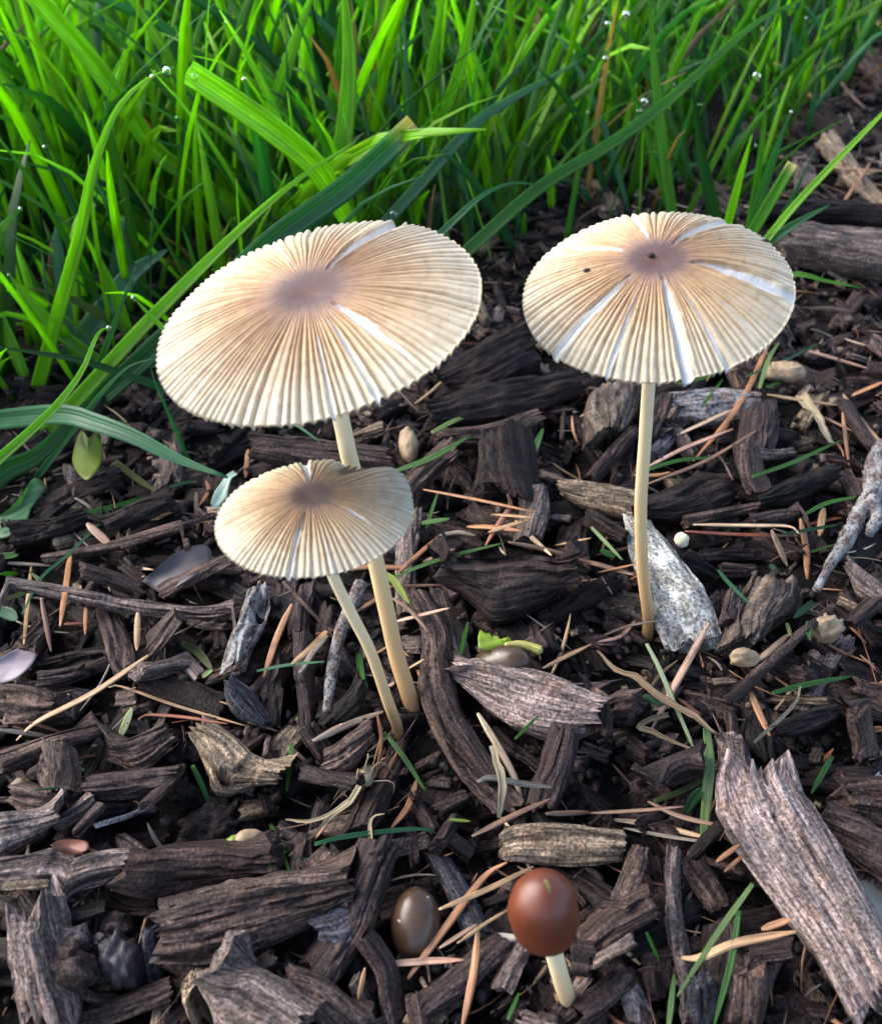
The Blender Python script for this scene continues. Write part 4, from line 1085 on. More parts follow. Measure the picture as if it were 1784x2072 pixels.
NEEDLES = [  # (crop, points, width, colour, label)
    ('A', [(430, 600), (400, 820), (365, 1060)], 42, 'orange', 'straight red-brown needle crossing over the long grey stick'),
    ('A', [(900, 1240), (560, 1470), (230, 1640), (100, 1755)], 44, 'tan', 'long paired tan needle slanting below the brown peg'),
    ('A', [(660, 1435), (740, 1430), (1100, 1555), (1500, 1670)], 24, 'tan', 'long thin tan needle with a hooked end near the slate diamond chip'),
    ('A', [(840, 1630), (900, 1600), (1120, 1615), (1380, 1655)], 26, 'red', 'red needle with a hooked end under the long thin tan needle'),
    ('A', [(520, 940), (518, 1110)], 28, 'orange', None), ('A', [(250, 890), (310, 1215)], 32, 'brown', None), ('A', [(1190, 250), (1200, 480)], 36, 'brown', None),
    ('A', [(1505, -10), (1490, 170)], 36, 'orange', None), ('A', [(1250, 180), (1265, 240), (1210, 330)], 30, 'red', None), ('A', [(835, 980), (830, 1210)], 44, 'tan', None),
    ('A', [(190, 700), (145, 1170)], 30, 'tan', None), ('A', [(530, 440), (680, 580)], 60, 'pink', 'broad pale tan flake with a pointed tip by the split stick'), ('A', [(0, 675), (310, 695)], 30, 'grey', None),
    ('A', [(1770, 930), (1680, 1130), (1600, 1370)], 50, 'orange', 'stout orange needle beside the pitted grey strip'), ('A', [(160, 1640), (400, 1715)], 26, 'orange', None), ('A', [(0, 1690), (320, 1735)], 40, 'grey', None),
    ('A', [(740, 770), (880, 760)], 26, 'tan', None), ('A', [(760, 700), (930, 720)], 26, 'pale', None), ('A', [(790, 450), (765, 560)], 22, 'pale', None), ('A', [(390, 1050), (500, 1045)], 28, 'red', None),
    ('B', [(785, 460), (1100, 520), (1450, 595)], 28, 'orange', 'long straight orange needle above the needle pile'),
    ('B', [(1295, 490), (1310, 560), (1240, 670), (1160, 800)], 38, 'red', 'bent red needle standing in the needle pile'),
    ('B', [(1200, 610), (1440, 630)], 32, 'tan', None), ('B', [(1050, 685), (1200, 690), (1370, 710)], 48, 'orange', None), ('B', [(1180, 720), (1420, 645)], 40, 'tan', None),
    ('B', [(1300, 780), (1540, 830), (1800, 905)], 48, 'brown', 'brown needle lying over the big dark brown chunk'), ('B', [(1345, 650), (1440, 750), (1560, 860)], 40, 'pale', 'pale flat needle propped over the brown needle'),
    ('B', [(290, 945), (500, 930), (710, 945)], 46, 'orange', 'orange needle passing behind the taller joined stem'), ('B', [(540, 1050), (910, 1040)], 30, 'brown', None), ('B', [(580, 1110), (700, 1190), (820, 1330)], 34, 'brown', 'dark brown needle leaning on the reddish bark strip'),
    ('B', [(605, 1265), (780, 1220), (940, 1180)], 32, 'pink', 'pinkish needle lying over the pale straight stick'), ('B', [(400, 1280), (425, 1390)], 30, 'orange', None), ('B', [(780, 900), (975, 820)], 32, 'brown', None),
    ('B', [(640, 960), (880, 740)], 40, 'orange', None), ('B', [(410, 1180), (580, 1080)], 40, 'orange', None), ('B', [(1510, 1545), (1800, 1400)], 32, 'tan', None), ('B', [(690, 1550), (790, 1490)], 24, 'tan', None), ('B', [(540, 1690), (620, 1620)], 30, 'pink', None),
    ('B', [(880, 740), (1000, 720), (1100, 740)], 40, 'grey', None), ('B', [(1580, 800), (1800, 755)], 26, 'tan', None),
    ('C', [(1100, 20), (1000, 250), (870, 470), (640, 745)], 38, 'orange', 'longest orange needle, running down from under the lone cap'),
    ('C', [(545, 585), (880, 430)], 32, 'pale', 'pale straw needle crossing the longest orange needle'), ('C', [(370, 775), (600, 660), (880, 550)], 34, 'pink', 'pinkish brown needle beside the lone stem'),
    ('C', [(280, 830), (420, 830), (500, 810)], 32, 'orange', None), ('C', [(370, 880), (720, 740), (1020, 560)], 30, 'brown', None),
    ('C', [(590, 1170), (900, 1190), (1270, 1200)], 32, 'red', 'red needle under the hooked pale needle'), ('C', [(640, 1130), (1000, 1135), (1220, 1140), (1280, 1185)], 30, 'pale', 'hooked pale orange needle lying along a red one'),
    ('C', [(1290, 1095), (1325, 1280), (1330, 1460)], 46, 'orange', 'broad orange needle standing between red needle and lichened branch'), ('C', [(1115, 1165), (1210, 1380)], 46, 'tan', None), ('C', [(1340, 75), (1710, 185)], 32, 'pink', None),
    ('C', [(1330, 1130), (1540, 1085)], 28, 'red', None), ('C', [(1550, 340), (1660, 500), (1800, 655)], 38, 'tan', None), ('C', [(1090, 340), (1300, 375), (1520, 405)], 32, 'tan', None), ('C', [(1545, 450), (1585, 770)], 26, 'orange', None),
    ('C', [(1430, 1030), (1405, 1200)], 50, 'tan', None), ('C', [(-20, 1350), (280, 1435)], 50, 'brown', None), ('C', [(1590, 350), (1800, 260)], 34, 'orange', None), ('C', [(1740, 830), (1800, 815)], 40, 'orange', None), ('C', [(1420, 470), (1600, 560)], 26, 'brown', None), ('C', [(60, 1420), (290, 1370)], 24, 'orange', None),
    ('D', [(735, 130), (560, 450), (390, 770)], 50, 'pink', 'stout pale orange needle lying over the dead grass blade'), ('D', [(985, 550), (1050, 700), (1105, 815)], 50, 'orange', 'short flat orange needle below the knobbly twig'),
    ('D', [(65, 245), (200, 210), (290, 110)], 30, 'pink', None), ('D', [(1030, 360), (1230, 190)], 44, 'tan', 'tan straw lying along the knobbly twig'), ('D', [(60, 220), (240, 150), (430, 115)], 26, 'dark', None), ('D', [(550, 590), (690, 690)], 24, 'red', None), ('D', [(1720, 780), (1800, 770)], 44, 'orange', None),
    ('G', [(150, 640), (400, 670), (600, 720), (745, 755)], 46, 'pale', 'pale pink needle with a hooked tip beside the weathered plank'), ('G', [(215, 690), (480, 740), (750, 780)], 30, 'grey', None), ('G', [(365, 530), (560, 620), (860, 690)], 38, 'brown', None),
    ('G', [(0, 600), (300, 585), (580, 560)], 30, 'brown', None), ('G', [(1055, 1305), (1230, 1245)], 52, 'orange', 'orange needle stub poking from under the weathered plank'), ('G', [(570, 1480), (690, 1475), (900, 1390), (1260, 1320)], 60, 'tan', 'long tan needle pair with dark blotches by the weathered plank'),
    ('G', [(780, 895), (920, 790)], 34, 'orange', None), ('G', [(830, 955), (960, 840)], 26, 'orange', None), ('G', [(1660, 100), (1800, 80)], 40, 'orange', None), ('G', [(1370, 345), (1490, 210)], 32, 'red', None), ('G', [(1705, 275), (1800, 225)], 32, 'pink', None),
    ('F', [(690, 1605), (900, 1320), (1150, 990), (1290, 900)], 52, 'orange', 'long orange needle pair leaning past the shiny oval button'), ('F', [(545, 1520), (800, 1500), (1030, 1490)], 50, 'pink', 'pinkish needle pair under the shiny oval button'),
    ('F', [(880, 1185), (1180, 1060), (1450, 925)], 40, 'tan', 'tan needle running toward the chestnut button'), ('F', [(1115, 1315), (1090, 1560), (1020, 1900)], 52, 'orange', 'orange needle pair standing below the shiny oval button'),
    ('F', [(1115, -5), (1250, 220), (1330, 370), (1385, 525)], 52, 'pale', 'pale cream needle pair beside the light grey chunk'), ('F', [(1115, 410), (1190, 385), (1380, 420), (1590, 445)], 50, 'grey', 'dull grey needle pair with a hooked tip across the white shred'),
    ('F', [(1080, 740), (1330, 615), (1550, 515)], 42, 'brown', None), ('F', [(745, 400), (690, 560), (590, 690)], 44, 'orange', 'rusty needle beside the short dark cylinder'), ('F', [(880, 1420), (1110, 1275)], 32, 'brown', None), ('F', [(990, 1390), (1160, 1270), (1310, 1180)], 26, 'tan', None),
    ('F', [(505, 0), (530, 170), (495, 380)], 26, 'orange', None), ('F', [(110, 165), (290, 60)], 42, 'pink', None), ('F', [(460, 880), (370, 1060)], 34, 'orange', None), ('F', [(390, 1730), (430, 1540)], 32, 'tan', None), ('F', [(1530, 605), (1800, 595)], 44, 'brown', None), ('F', [(1450, 1640), (1560, 1490)], 26, 'tan', None),
    ('H', [(740, 2000), (950, 1900), (1210, 1800)], 66, 'grey', 'grey straw lying before the foot of the small stem'), ('H', [(600, 1480), (720, 1380), (850, 1240)], 60, 'tan', 'tan folded straw beside the speckled twig'), ('H', [(650, 1540), (740, 1400), (840, 1290)], 50, 'grey', None),
    ('2', [(1380, 255), (1460, 330), (1530, 410)], 22, 'orange', None), ('2', [(1560, 240), (1650, 360), (1720, 430)], 16, 'brown', None), ('2', [(1690, 10), (1790, 110)], 30, 'tan', None), ('2', [(1560, 660), (1790, 675)], 14, 'tan', None), ('2', [(1590, 860), (1740, 640)], 14, 'orange', None),
]

CLIPS = [  # (crop, points, width, colour, label)
    ('F', [(125, 790), (300, 745), (620, 705), (800, 700), (875, 732)], 30, 'teal', 'blue-green grass clipping lying above the long dark plank'),
    ('F', [(548, 110), (670, 270), (795, 465)], 30, 'mid', 'straight green clipping below the foot of the stems'), ('F', [(0, 868), (250, 920)], 18, 'teal', None), ('F', [(1340, 150), (1480, 10)], 20, 'mid', None), ('F', [(1295, 1855), (1365, 1690)], 24, 'mid', None), ('F', [(945, 640), (1070, 650)], 18, 'paleg', None),
    ('E', [(1168, 310), (1225, 430), (1283, 582)], 32, 'mid', 'green clipping with a pale point under the hollow tan bark'), ('E', [(1772, 175), (1740, 465)], 32, 'mid', 'short green clipping beside the hollow tan bark'), ('E', [(1640, 665), (1690, 790), (1765, 975)], 30, 'mid', None), ('E', [(1635, 922), (1800, 770)], 18, 'mid', None), ('E', [(1600, 750), (1790, 800)], 24, 'mid', None), ('E', [(410, 340), (515, 335)], 34, 'paleg', None), ('E', [(210, 462), (510, 430)], 12, 'dark', None),
    ('G', [(720, 85), (735, 300), (715, 560), (688, 830)], 62, 'paleg', 'thick pale green stalk standing beside the weathered plank'), ('G', [(550, -10), (640, 205)], 26, 'whiteg', None), ('G', [(1000, 1030), (800, 1310), (540, 1715)], 32, 'paleg', 'long straight pale clipping slanting over the pale stick'),
    ('G', [(915, 1190), (870, 1500), (765, 1890)], 36, 'mid', 'long green clipping running down beside the dark square stub'), ('G', [(490, 1890), (525, 1570)], 32, 'paleg', None), ('G', [(355, 1325), (435, 1500)], 20, 'mid', None), ('G', [(1485, 250), (1355, 480)], 32, 'mid', None), ('G', [(400, 530), (560, 470), (750, 375)], 34, 'olive', None), ('G', [(690, 460), (640, 520), (590, 610)], 60, 'dark', None),
    ('D', [(355, 255), (430, 400), (520, 610), (640, 885)], 28, 'whiteg', 'whitish green clipping under the stout pale orange needle'), ('D', [(1120, 555), (1350, 500), (1595, 455)], 32, 'mid', 'pair of green clippings beside the knobbly twig'), ('D', [(340, 570), (440, 630)], 34, 'teal', None), ('D', [(1340, 120), (1340, 220)], 40, 'mid', None), ('D', [(1205, 130), (1235, 220)], 24, 'yellow', None), ('D', [(1370, 0), (1250, 100)], 40, 'dark', None),
    ('C', [(995, 840), (1250, 750), (1540, 615)], 24, 'mid', 'slim green clipping over the blue-black chunk'), ('C', [(1310, 1070), (1450, 1000), (1630, 960)], 24, 'mid', None), ('C', [(785, 1400), (850, 1480), (985, 1615)], 26, 'teal', 'blue-green clipping between stone slab and angular rock'), ('C', [(550, 275), (770, 225)], 22, 'mid', None), ('C', [(700, 405), (820, 245)], 18, 'mid', None),
    ('C', [(1225, 1335), (1515, 1245)], 16, 'mid', None), ('C', [(370, 795), (560, 740), (790, 720)], 24, 'mid', None), ('C', [(20, 1145), (210, 1345)], 24, 'paleg', None), ('C', [(1085, 295), (1260, 235)], 20, 'mid', None), ('C', [(960, 230), (1180, 140), (1410, 25)], 16, 'teal', None), ('C', [(1040, 300), (1095, 130), (1160, 20)], 26, 'paleg', None), ('C', [(80, 1290), (165, 1325)], 40, 'mid', None), ('C', [(1105, 1370), (1150, 1425)], 36, 'teal', None), ('C', [(1180, 1190), (1520, 1130)], 22, 'dark', None),
    ('B', [(620, 348), (850, 260), (1065, 135)], 34, 'mid', 'green blade lying before the curved grey-brown shard'), ('B', [(835, 115), (980, 40), (1120, -10)], 30, 'paleg', None), ('B', [(1425, 340), (1460, 220), (1510, 90)], 42, 'mid', None), ('B', [(605, 990), (900, 880), (1270, 785)], 24, 'mid', 'thin green blade running along the big dark brown chunk'), ('B', [(800, 700), (870, 485)], 22, 'mid', None), ('B', [(775, 665), (945, 638)], 30, 'mid', None),
    ('B', [(540, 965), (610, 1020), (695, 1150)], 42, 'yellow', 'pale yellow-green bud-like clipping beside the taller joined stem'), ('B', [(1010, 1465), (1055, 1265)], 26, 'mid', None), ('B', [(385, 1480), (445, 1685)], 36, 'teal', None), ('B', [(1600, 890), (1800, 950)], 18, 'dark', None),
    ('A', [(455, 392), (680, 340), (905, 275)], 32, 'mid', 'green blade pointing beside the small cap above the black chunk'), ('A', [(450, 340), (560, 385), (680, 390)], 16, 'mid', None), ('A', [(640, 405), (400, 640), (250, 770), (135, 990)], 22, 'teal', None), ('A', [(650, 25), (800, 145), (945, 245)], 40, 'olive', None), ('A', [(1100, 1165), (1210, 1230), (1285, 1325)], 48, 'olive', 'curved olive bean-like clipping below the long grey stick'),
    ('A', [(1225, 1370), (1290, 1330)], 30, 'paleg', None), ('A', [(0, 910), (120, 870), (240, 800), (180, 730)], 30, 'olive', None), ('A', [(-10, 640), (110, 632)], 40, 'mid', None), ('A', [(1040, 215), (1190, 175)], 30, 'teal', None), ('A', [(730, 1730), (765, 1650), (800, 1560)], 46, 'whiteg', 'whitish shred standing before the dark furrowed chip'), ('A', [(0, 970), (60, 990), (105, 1022)], 70, 'teal', None), ('A', [(0, 740), (100, 750)], 80, 'mid', None),
    ('H', [(360, 1530), (560, 1490), (820, 1465)], 22, 'teal', None), ('H', [(1040, 1400), (1080, 1650)], 46, 'mid', None),
]

# ------------------------------------------------------------------ mulch that fills the bed
def premask():
    for row in CHIPS:
        crop, geo = row[3], row[4]
        if geo[0] == 'E':
            g = ('E', cv(crop, geo[1]), cv(crop, geo[2]))
        else:
            g = (cv(crop, geo[0]), geo[1] * CROP[crop][2], geo[2] * CROP[crop][2])
        e1, e2 = edges_of(g)
        for f in np.linspace(0, 1, 9):
            mask_put(resample(np.array(e1), 40, False) * (1 - f) + resample(np.array(e2), 40, False) * f)


premask()


def visible(p):
    q = proj(p)
    return -60 < q[0] < 1844 and -30 < q[1] < 2130


def covered(p):
    x, y = proj(p)
    i, j = int(x // 8), int(y // 8)
    return 0 <= i < MASK.shape[0] and 0 <= j < MASK.shape[1] and MASK[i, j]


FILL_KINDS = {'dark': ('small dark brown wood chip lying loose in the mulch', 'small dark mulch chips'), 'purple': ('small purple-brown wood chip lying loose in the mulch', 'small purple-brown mulch chips'),
              'mid': ('small mid-brown wood chip lying loose in the mulch', 'small mid-brown mulch chips'), 'grey': ('small grey weathered wood chip lying loose in the mulch', 'small grey mulch chips'),
              'black': ('small black rotten wood chip lying loose in the mulch', 'small black mulch chips'), 'tan': ('small tan wood chip lying loose in the mulch', 'small tan mulch chips')}


def chip_library(n, nl, kt):
    out = []
    for i in range(n):
        e = np.array([[x, 0.0, 0.0] for x in np.linspace(-.5, .5, 4)])
        wj = 0.17 + 0.06 * rng.random(4)
        E1, E2 = e + np.array([0, 1.0, 0]) * wj[:, None], e - np.array([0, 1.0, 0]) * wj[::-1, None]
        out.append(chip_shape(E1, E2, 0.2, (1, 1, 1), 9000 + i, nl, kt, 0.45, 1.2, 0.1 + 0.3 * rng.random()))
    return out


def put_copy(b, lib, c, a, slope, roll, sx, sy, sz, col, k):
    V, F, A = lib
    V = V * np.array([sx, sy, sz])
    cr, sr = math.cos(roll), math.sin(roll)
    V = np.stack([V[:, 0], V[:, 1] * cr - V[:, 2] * sr, V[:, 1] * sr + V[:, 2] * cr + V[:, 0] * slope], -1)
    ca, sa = math.cos(a), math.sin(a)
    V = np.stack([V[:, 0] * ca - V[:, 1] * sa, V[:, 0] * sa + V[:, 1] * ca, V[:, 2]], -1) + c
    b.add(V, F, {'col': np.broadcast_to(col, V.shape), 'fib': A['fib'] * np.array([sx, sy, sz]) + k * 0.37})


LIB_NEAR, LIB_FAR = chip_library(36, 10, 8), chip_library(20, 6, 4)


def fill_mulch():
    r = np.random.default_rng(5)
    spec = []
    for i in range(4600):
        y = 3.2 + 50 * r.random() ** 1.5
        x = (r.random() * 2 - 1) * (7.5 + y * 0.47)
        d = lawn_depth(x, y)
        if d > 6 or (d > 0 and r.random() < 0.45):
            continue
        big = r.random()
        lg = 0.25 + 1.5 * big ** 2.2
        w = lg * (0.16 + 0.34 * r.random())
        spec.append((lg * (0.75 + 0.5 * r.random()), x, y, lg, min(w, 0.6), r.random() * math.pi, r.choice(list(FILL_KINDS), p=[.34, .2, .2, .06, .15, .05])))
    for i in range(1500):                                    # the bed beyond the mushrooms
        y = 17 + 36 * r.random()
        x = (r.random() * 2 - 1) * (7.5 + y * 0.47)
        d = lawn_depth(x, y)
        if d > 6 or (d > 0 and r.random() < 0.4):
            continue
        lg = 0.4 + 1.6 * r.random() ** 2
        spec.append((lg * (0.6 + 0.4 * r.random()), x, y, lg, min(lg * (0.16 + 0.3 * r.random()), 0.6), r.random() * math.pi, r.choice(list(FILL_KINDS), p=[.28, .2, .24, .1, .1, .08])))
    spec.sort(key=lambda s: -s[0])
    b = Batch()
    n_ind = 0
    for k, (_, x, y, lg, w, a, cname) in enumerate(spec):
        d = np.array([math.cos(a), math.sin(a), 0])
        pr = np.array([-d[1], d[0], 0])
        c = np.array([x, y, 0])
        T = min(0.09 + w * (0.3 + 0.45 * r.random()), 0.34)
        u = np.linspace(-.5, .5, 9)
        q = c + d * (u * lg)[:, None]
        h = hget(q[:, 0], q[:, 1])
        s = np.clip(np.polyfit(u, h, 1)[0], -0.35, 0.35) + (r.random() - .5) * 0.12
        z0 = np.percentile(h - s * u, 60) - 0.06
        if z0 > 0.30:
            continue
        line = z0 + s * u + T
        q[:, 2] = line
        k3 = q[[0, 2, 4, 6, 8]]
        wj = w / 2 * np.interp(np.arange(5), [0, 2, 4], 0.75 + 0.4 * r.random(3))
        wj2 = w / 2 * np.interp(np.arange(5), [0, 2, 4], 0.75 + 0.4 * r.random(3))
        E1 = k3 + pr * wj[:, None]
        E2 = k3 - pr * wj2[:, None]
        # roll a little about its length
        ro = (r.random() - .5) * 0.5 * w
        E1[:, 2] += ro
        E2[:, 2] -= ro
        c[2] = z0
        ind = visible(c) and n_ind < 190 and lg > 0.5 and not covered(c + np.array([0, 0, .2]))
        col = np.array(PAL[cname]) * 0.85 * (0.7 + 0.6 * r.random()) * np.array([1, 1 - 0.06 * r.random(), 1 - 0.1 * r.random()])
        near = y < 22
        stamp(E1, E2, -0.1 * T)
        if ind:
            V, F, A = chip_shape(E1, E2, T, col, 1000 + k, 16, 13, 0.4, 1.1, 0.1 + 0.3 * r.random())
        if ind:
            n_ind += 1
            lab, g = FILL_KINDS[cname]
            tag(mesh_obj('wood_chip', V, F, M_WOOD if r.random() < 0.75 else M_BARK, attrs=A), lab, 'wood chip', g).data.set_sharp_from_angle(angle=math.radians(38))
        else:
            lib = LIB_NEAR[k % 36] if near else LIB_FAR[k % 20]
            put_copy(b, lib, np.array([x, y, z0 + T]), a, s / lg, (r.random() - .5) * 0.5, lg, w / 0.4, T / 0.2, col, k)
    # shards and crumbs of wood in every gap
    for i in range(7000):
        y = 3.4 + 40 * r.random() ** 1.5
        x = (r.random() * 2 - 1) * (7 + y * 0.47)
        d = lawn_depth(x, y)
        if d > 5 or covered(np.array([x, y, 0.5])):
            continue
        z = float(hget(x, y))
        if z > 0.55:
            continue
        lg = 0.10 + 0.5 * r.random() ** 2.5
        w = lg * (0.2 + 0.5 * r.random())
        cname = r.choice(list(FILL_KINDS), p=[.3, .2, .2, .08, .15, .07])
        put_copy(b, LIB_FAR[i % 20], np.array([x, y, z + 0.05]), r.random() * 6.28, (r.random() - .5) * 0.9, (r.random() - .5) * 1.2, lg, w / 0.4, (0.04 + 0.5 * w * r.random()) / 0.2, np.array(PAL[cname]) * (0.6 + 0.9 * r.random()), i)
    kind(b.build('mulch_litter', M_WOOD), 'stuff')['label'] = 'mass of tiny dark wood chips covering the bed'
    return b


fill_mulch()

# the loose soil crumbs in the hollows
def soil_crumbs():
    r = np.random.default_rng(9)
    b = Batch()
    t = (1 + 5 ** .5) / 2
    iv = unit(np.array([[-1, t, 0], [1, t, 0], [-1, -t, 0], [1, -t, 0], [0, -1, t], [0, 1, t], [0, -1, -t], [0, 1, -t], [t, 0, -1], [t, 0, 1], [-t, 0, -1], [-t, 0, 1]]))
    jf = np.array([[0, 11, 5], [0, 5, 1], [0, 1, 7], [0, 7, 10], [0, 10, 11], [1, 5, 9], [5, 11, 4], [11, 10, 2], [10, 7, 6], [7, 1, 8], [3, 9, 4], [3, 4, 2], [3, 2, 6], [3, 6, 8], [3, 8, 9], [4, 9, 5], [2, 4, 11], [6, 2, 10], [8, 6, 7], [9, 8, 1]])
    for i in range(8500):
        y = 3.5 + 44 * r.random() ** 1.3
        x = (r.random() * 2 - 1) * (7 + y * 0.47)
        if lawn_depth(x, y) > 3:
            continue
        s = (0.02 + 0.09 * r.random() ** 2.5) * (1 + max(0, y - 18) * 0.03)
        z = float(hget(x, y))
        if z > 0.35 and r.random() < 0.75:
            continue
        V = iv * (1 + 0.5 * (r.random((12, 1)) - .5)) * s * (0.7 + 0.6 * r.random(3)) + np.array([x, y, z + s * 0.4])
        g = 0.5 + 1.1 * r.random()
        col = np.array([0.018, 0.0145, 0.013]) * g if r.random() < 0.93 else np.array([0.16, 0.12, 0.085]) * g
        b.add(V, [jf], {'col': np.tile(col, (12, 1))})
    kind(b.build('soil_crumbs', M_CRUMB), 'stuff')['label'] = 'dark soil crumbs in the hollows of the mulch'


soil_crumbs()

# fine dry shreds and needle bits scattered through the mulch
def fine_litter():
    r = np.random.default_rng(21)
    b = Batch()
    for i in range(3000):
        y = 3.5 + 45 * r.random() ** 1.3
        x = (r.random() * 2 - 1) * (7 + y * 0.47)
        if i > 2300:                                         # the needle-strewn corner beside the lawn
            y = 20 + 28 * r.random()
            x = 4 + r.random() * (4 + y * 0.45)
        dl = lawn_depth(x, y)
        if dl > 6 or (dl > 0 and r.random() < 0.5):
            continue
        far = y > 22
        lg = 0.25 + (1.9 if far else 1.1) * r.random() ** 2
        a = r.random() * math.pi
        d = np.array([math.cos(a), math.sin(a)])
        u = np.linspace(-.5, .5, 4)
        q = np.zeros((4, 3))
        q[:, :2] = np.array([x, y]) + d * (u * lg)[:, None] + np.array([-d[1], d[0]]) * ((u ** 2) * lg * (r.random() - .5) * 0.8)[:, None]
        h = hget(q[:, 0], q[:, 1])
        q[:, 2] = np.percentile(h, 60) + u * np.clip(h[-1] - h[0], -.3, .3) + 0.01
        rad = 0.012 + 0.03 * r.random() ** 2
        nm = r.choice(['orange', 'tan', 'brown', 'red', 'dark', 'grey', 'pale'], p=[.16, .12, .25, .08, .22, .14, .03])
        V, F, A = tube_shape(q, [rad * .5, rad, rad, rad * .3], np.array(NCOL[nm]) * (0.6 + 0.6 * r.random()), 50 + i, 6, 5, 0.55, 0.1)
        b.add(V, F, A)
    kind(b.build('fine_litter', M_NEEDLE), 'stuff')['label'] = 'fine dry shreds and needle bits scattered over the mulch'


fine_litter()

# ------------------------------------------------------------------ pieces placed after the photograph
for row in CHIPS:
    nm, cat, lab, crop, geo, T, colour, opt = row
    o = lay_chip(nm, cat, lab, crop, geo, T, colour, **opt)
    if lab.startswith('big weathered purple-grey plank'):
        lay_chip('splinter', '', '', 'G', ('E', [(905, 120), (915, 230), (940, 420)], [(965, 125), (1020, 250), (1060, 420)]), 0.4, 'pale', parent=o, extra=0.1, sink=0.2)

for lab, crop, pts, w, colour, mat, lump, fork in TWIGS:
    s = CROP[crop][2]
    q, ww = lay_path(cv(crop, pts), np.mean(w) * s, np.mean(w) * s * 0.003, 0.05)
    f = np.linalg.norm(q.mean(0) - _C) / FPX * s / 2
    sd = nseed()
    V, F, A = tube_shape(q, [k * f for k in w], PAL[colour], sd, 60, 16, 0.9, lump, None, 0, lumpf=5.0)
    o = tag(mesh_obj('twig', V, F, mat, attrs=A), lab, 'twig')
    if fork:
        q, ww = lay_path(cv(crop, fork[0]), np.mean(fork[1]) * s, 0.2, 0.0)
        V, F, A = tube_shape(q, [k * f for k in fork[1]], PAL[colour], nseed(), 24, 12, 0.9, lump, None, 0, lumpf=5.0)
        mesh_obj('side_branch', V, F, mat, attrs=A, parent=o)

NEEDLE_LAB = {'orange': 'plain orange needle fallen on the mulch', 'tan': 'plain tan needle fallen on the mulch', 'pale': 'plain pale straw needle fallen on the mulch', 'pink': 'plain pinkish needle fallen on the mulch',
              'brown': 'plain brown needle fallen on the mulch', 'red': 'plain red-brown needle fallen on the mulch', 'dark': 'plain dark needle fallen on the mulch', 'grey': 'plain grey straw fallen on the mulch'}
for crop, pts, w, colour, lab in NEEDLES:
    lay_needle(lab or NEEDLE_LAB[colour], crop, pts, w, colour, None if lab else 'fallen %s needles' % colour)

CLIP_LAB = {'mid': 'short green grass clipping on the mulch', 'teal': 'short blue-green grass clipping on the mulch', 'paleg': 'short pale green grass clipping on the mulch', 'olive': 'short olive grass clipping on the mulch',
            'dark': 'short dark green grass clipping on the mulch', 'whiteg': 'short whitish grass clipping on the mulch', 'yellow': 'short yellow-green grass clipping on the mulch'}
for crop, pts, w, colour, lab in CLIPS:
    lay_clipping(lab or CLIP_LAB[colour], crop, pts, w, colour, None if lab else '%s grass clippings' % colour)

# dead grass blades and straw-coloured roots
for lab, nm, cat, crop, pts, w, colour, wid in [
        ('dead brown grass blade crossing under the stout pale orange needle', 'dead_grass_blade', 'grass blade', 'D', [(50, 305), (150, 390), (330, 500), (490, 610), (640, 700), (775, 810)], 46, 'deadleaf', (0.3, .8, 1, 1, .9, .5)),
        ('folded brown grass blade looping below the dead brown one', 'dead_grass_blade', 'grass blade', 'D', [(490, 690), (380, 720), (310, 765), (420, 810), (560, 870), (660, 930)], 34, 'deadleaf', (1, 1, 1, .9, .7, .4)),
        ('bent dry grass blade beside the short orange needle', 'dead_grass_blade', 'grass blade', 'D', [(1290, 510), (1265, 600), (1180, 700), (1010, 850)], 24, 'straw', (.4, .8, 1, 1)),
        ('curled straw-coloured root with a white torn end', 'root_strand', 'root', 'F', [(330, 970), (430, 880), (465, 760), (460, 660), (490, 620), (545, 608)], 44, 'straw', (1, 1, .8, .6, .3, .15)),
        ('limp straw-coloured root running down from the fibrous root knot', 'root_strand', 'root', 'F', [(400, 430), (330, 540), (230, 620), (150, 700), (80, 770)], 34, 'straw', (1, 1, .8, .6, .3)),
        ('thin straw-coloured root reaching sideways from the fibrous root knot', 'root_strand', 'root', 'F', [(330, 530), (200, 620), (60, 660), (-60, 650)], 26, 'straw', (1, .8, .8, .5)),
        ('jagged white shred of bark hanging beside the pale cream needle pair', 'bark_shred', 'bark', 'F', [(1200, 190), (1245, 330), (1265, 460), (1245, 620)], 46, 'straw', (.8, 1, 1.1, .5)),
        ('pale beige paper-like strip leaning near the lichened branch', 'dry_strip', 'dry leaf', 'C', [(1290, 345), (1370, 440), (1420, 530), (1465, 630)], 66, 'straw', (1.1, .8, .9, 1.0)),
        ('white torn flake standing at the rim of the small cap', 'bark_flake', 'bark', 'A', [(1430, 130), (1380, 170), (1340, 260), (1290, 340)], 80, 'whiteg', (.5, .6, 1, .6))]:
    s = CROP[crop][2]
    q, ww = lay_path(cv(crop, pts), w * s, 0.05, 0.06)
    V, F, A = blade_shape(q, [ww * k for k in wid], GCOL[colour], nseed(), 30, fold=0.5, twist=0.9, face=(0.05, 0.6, -0.8), k=7)
    V = V + (fbm(V[:, :1] * 4, V[:, 1:2] * 4, 7, 2) - .5) * 0.06
    tag(mesh_obj(nm, V, F, M_DRYLEAF if colour != 'straw' else M_NEEDLE, attrs=A), lab, cat)

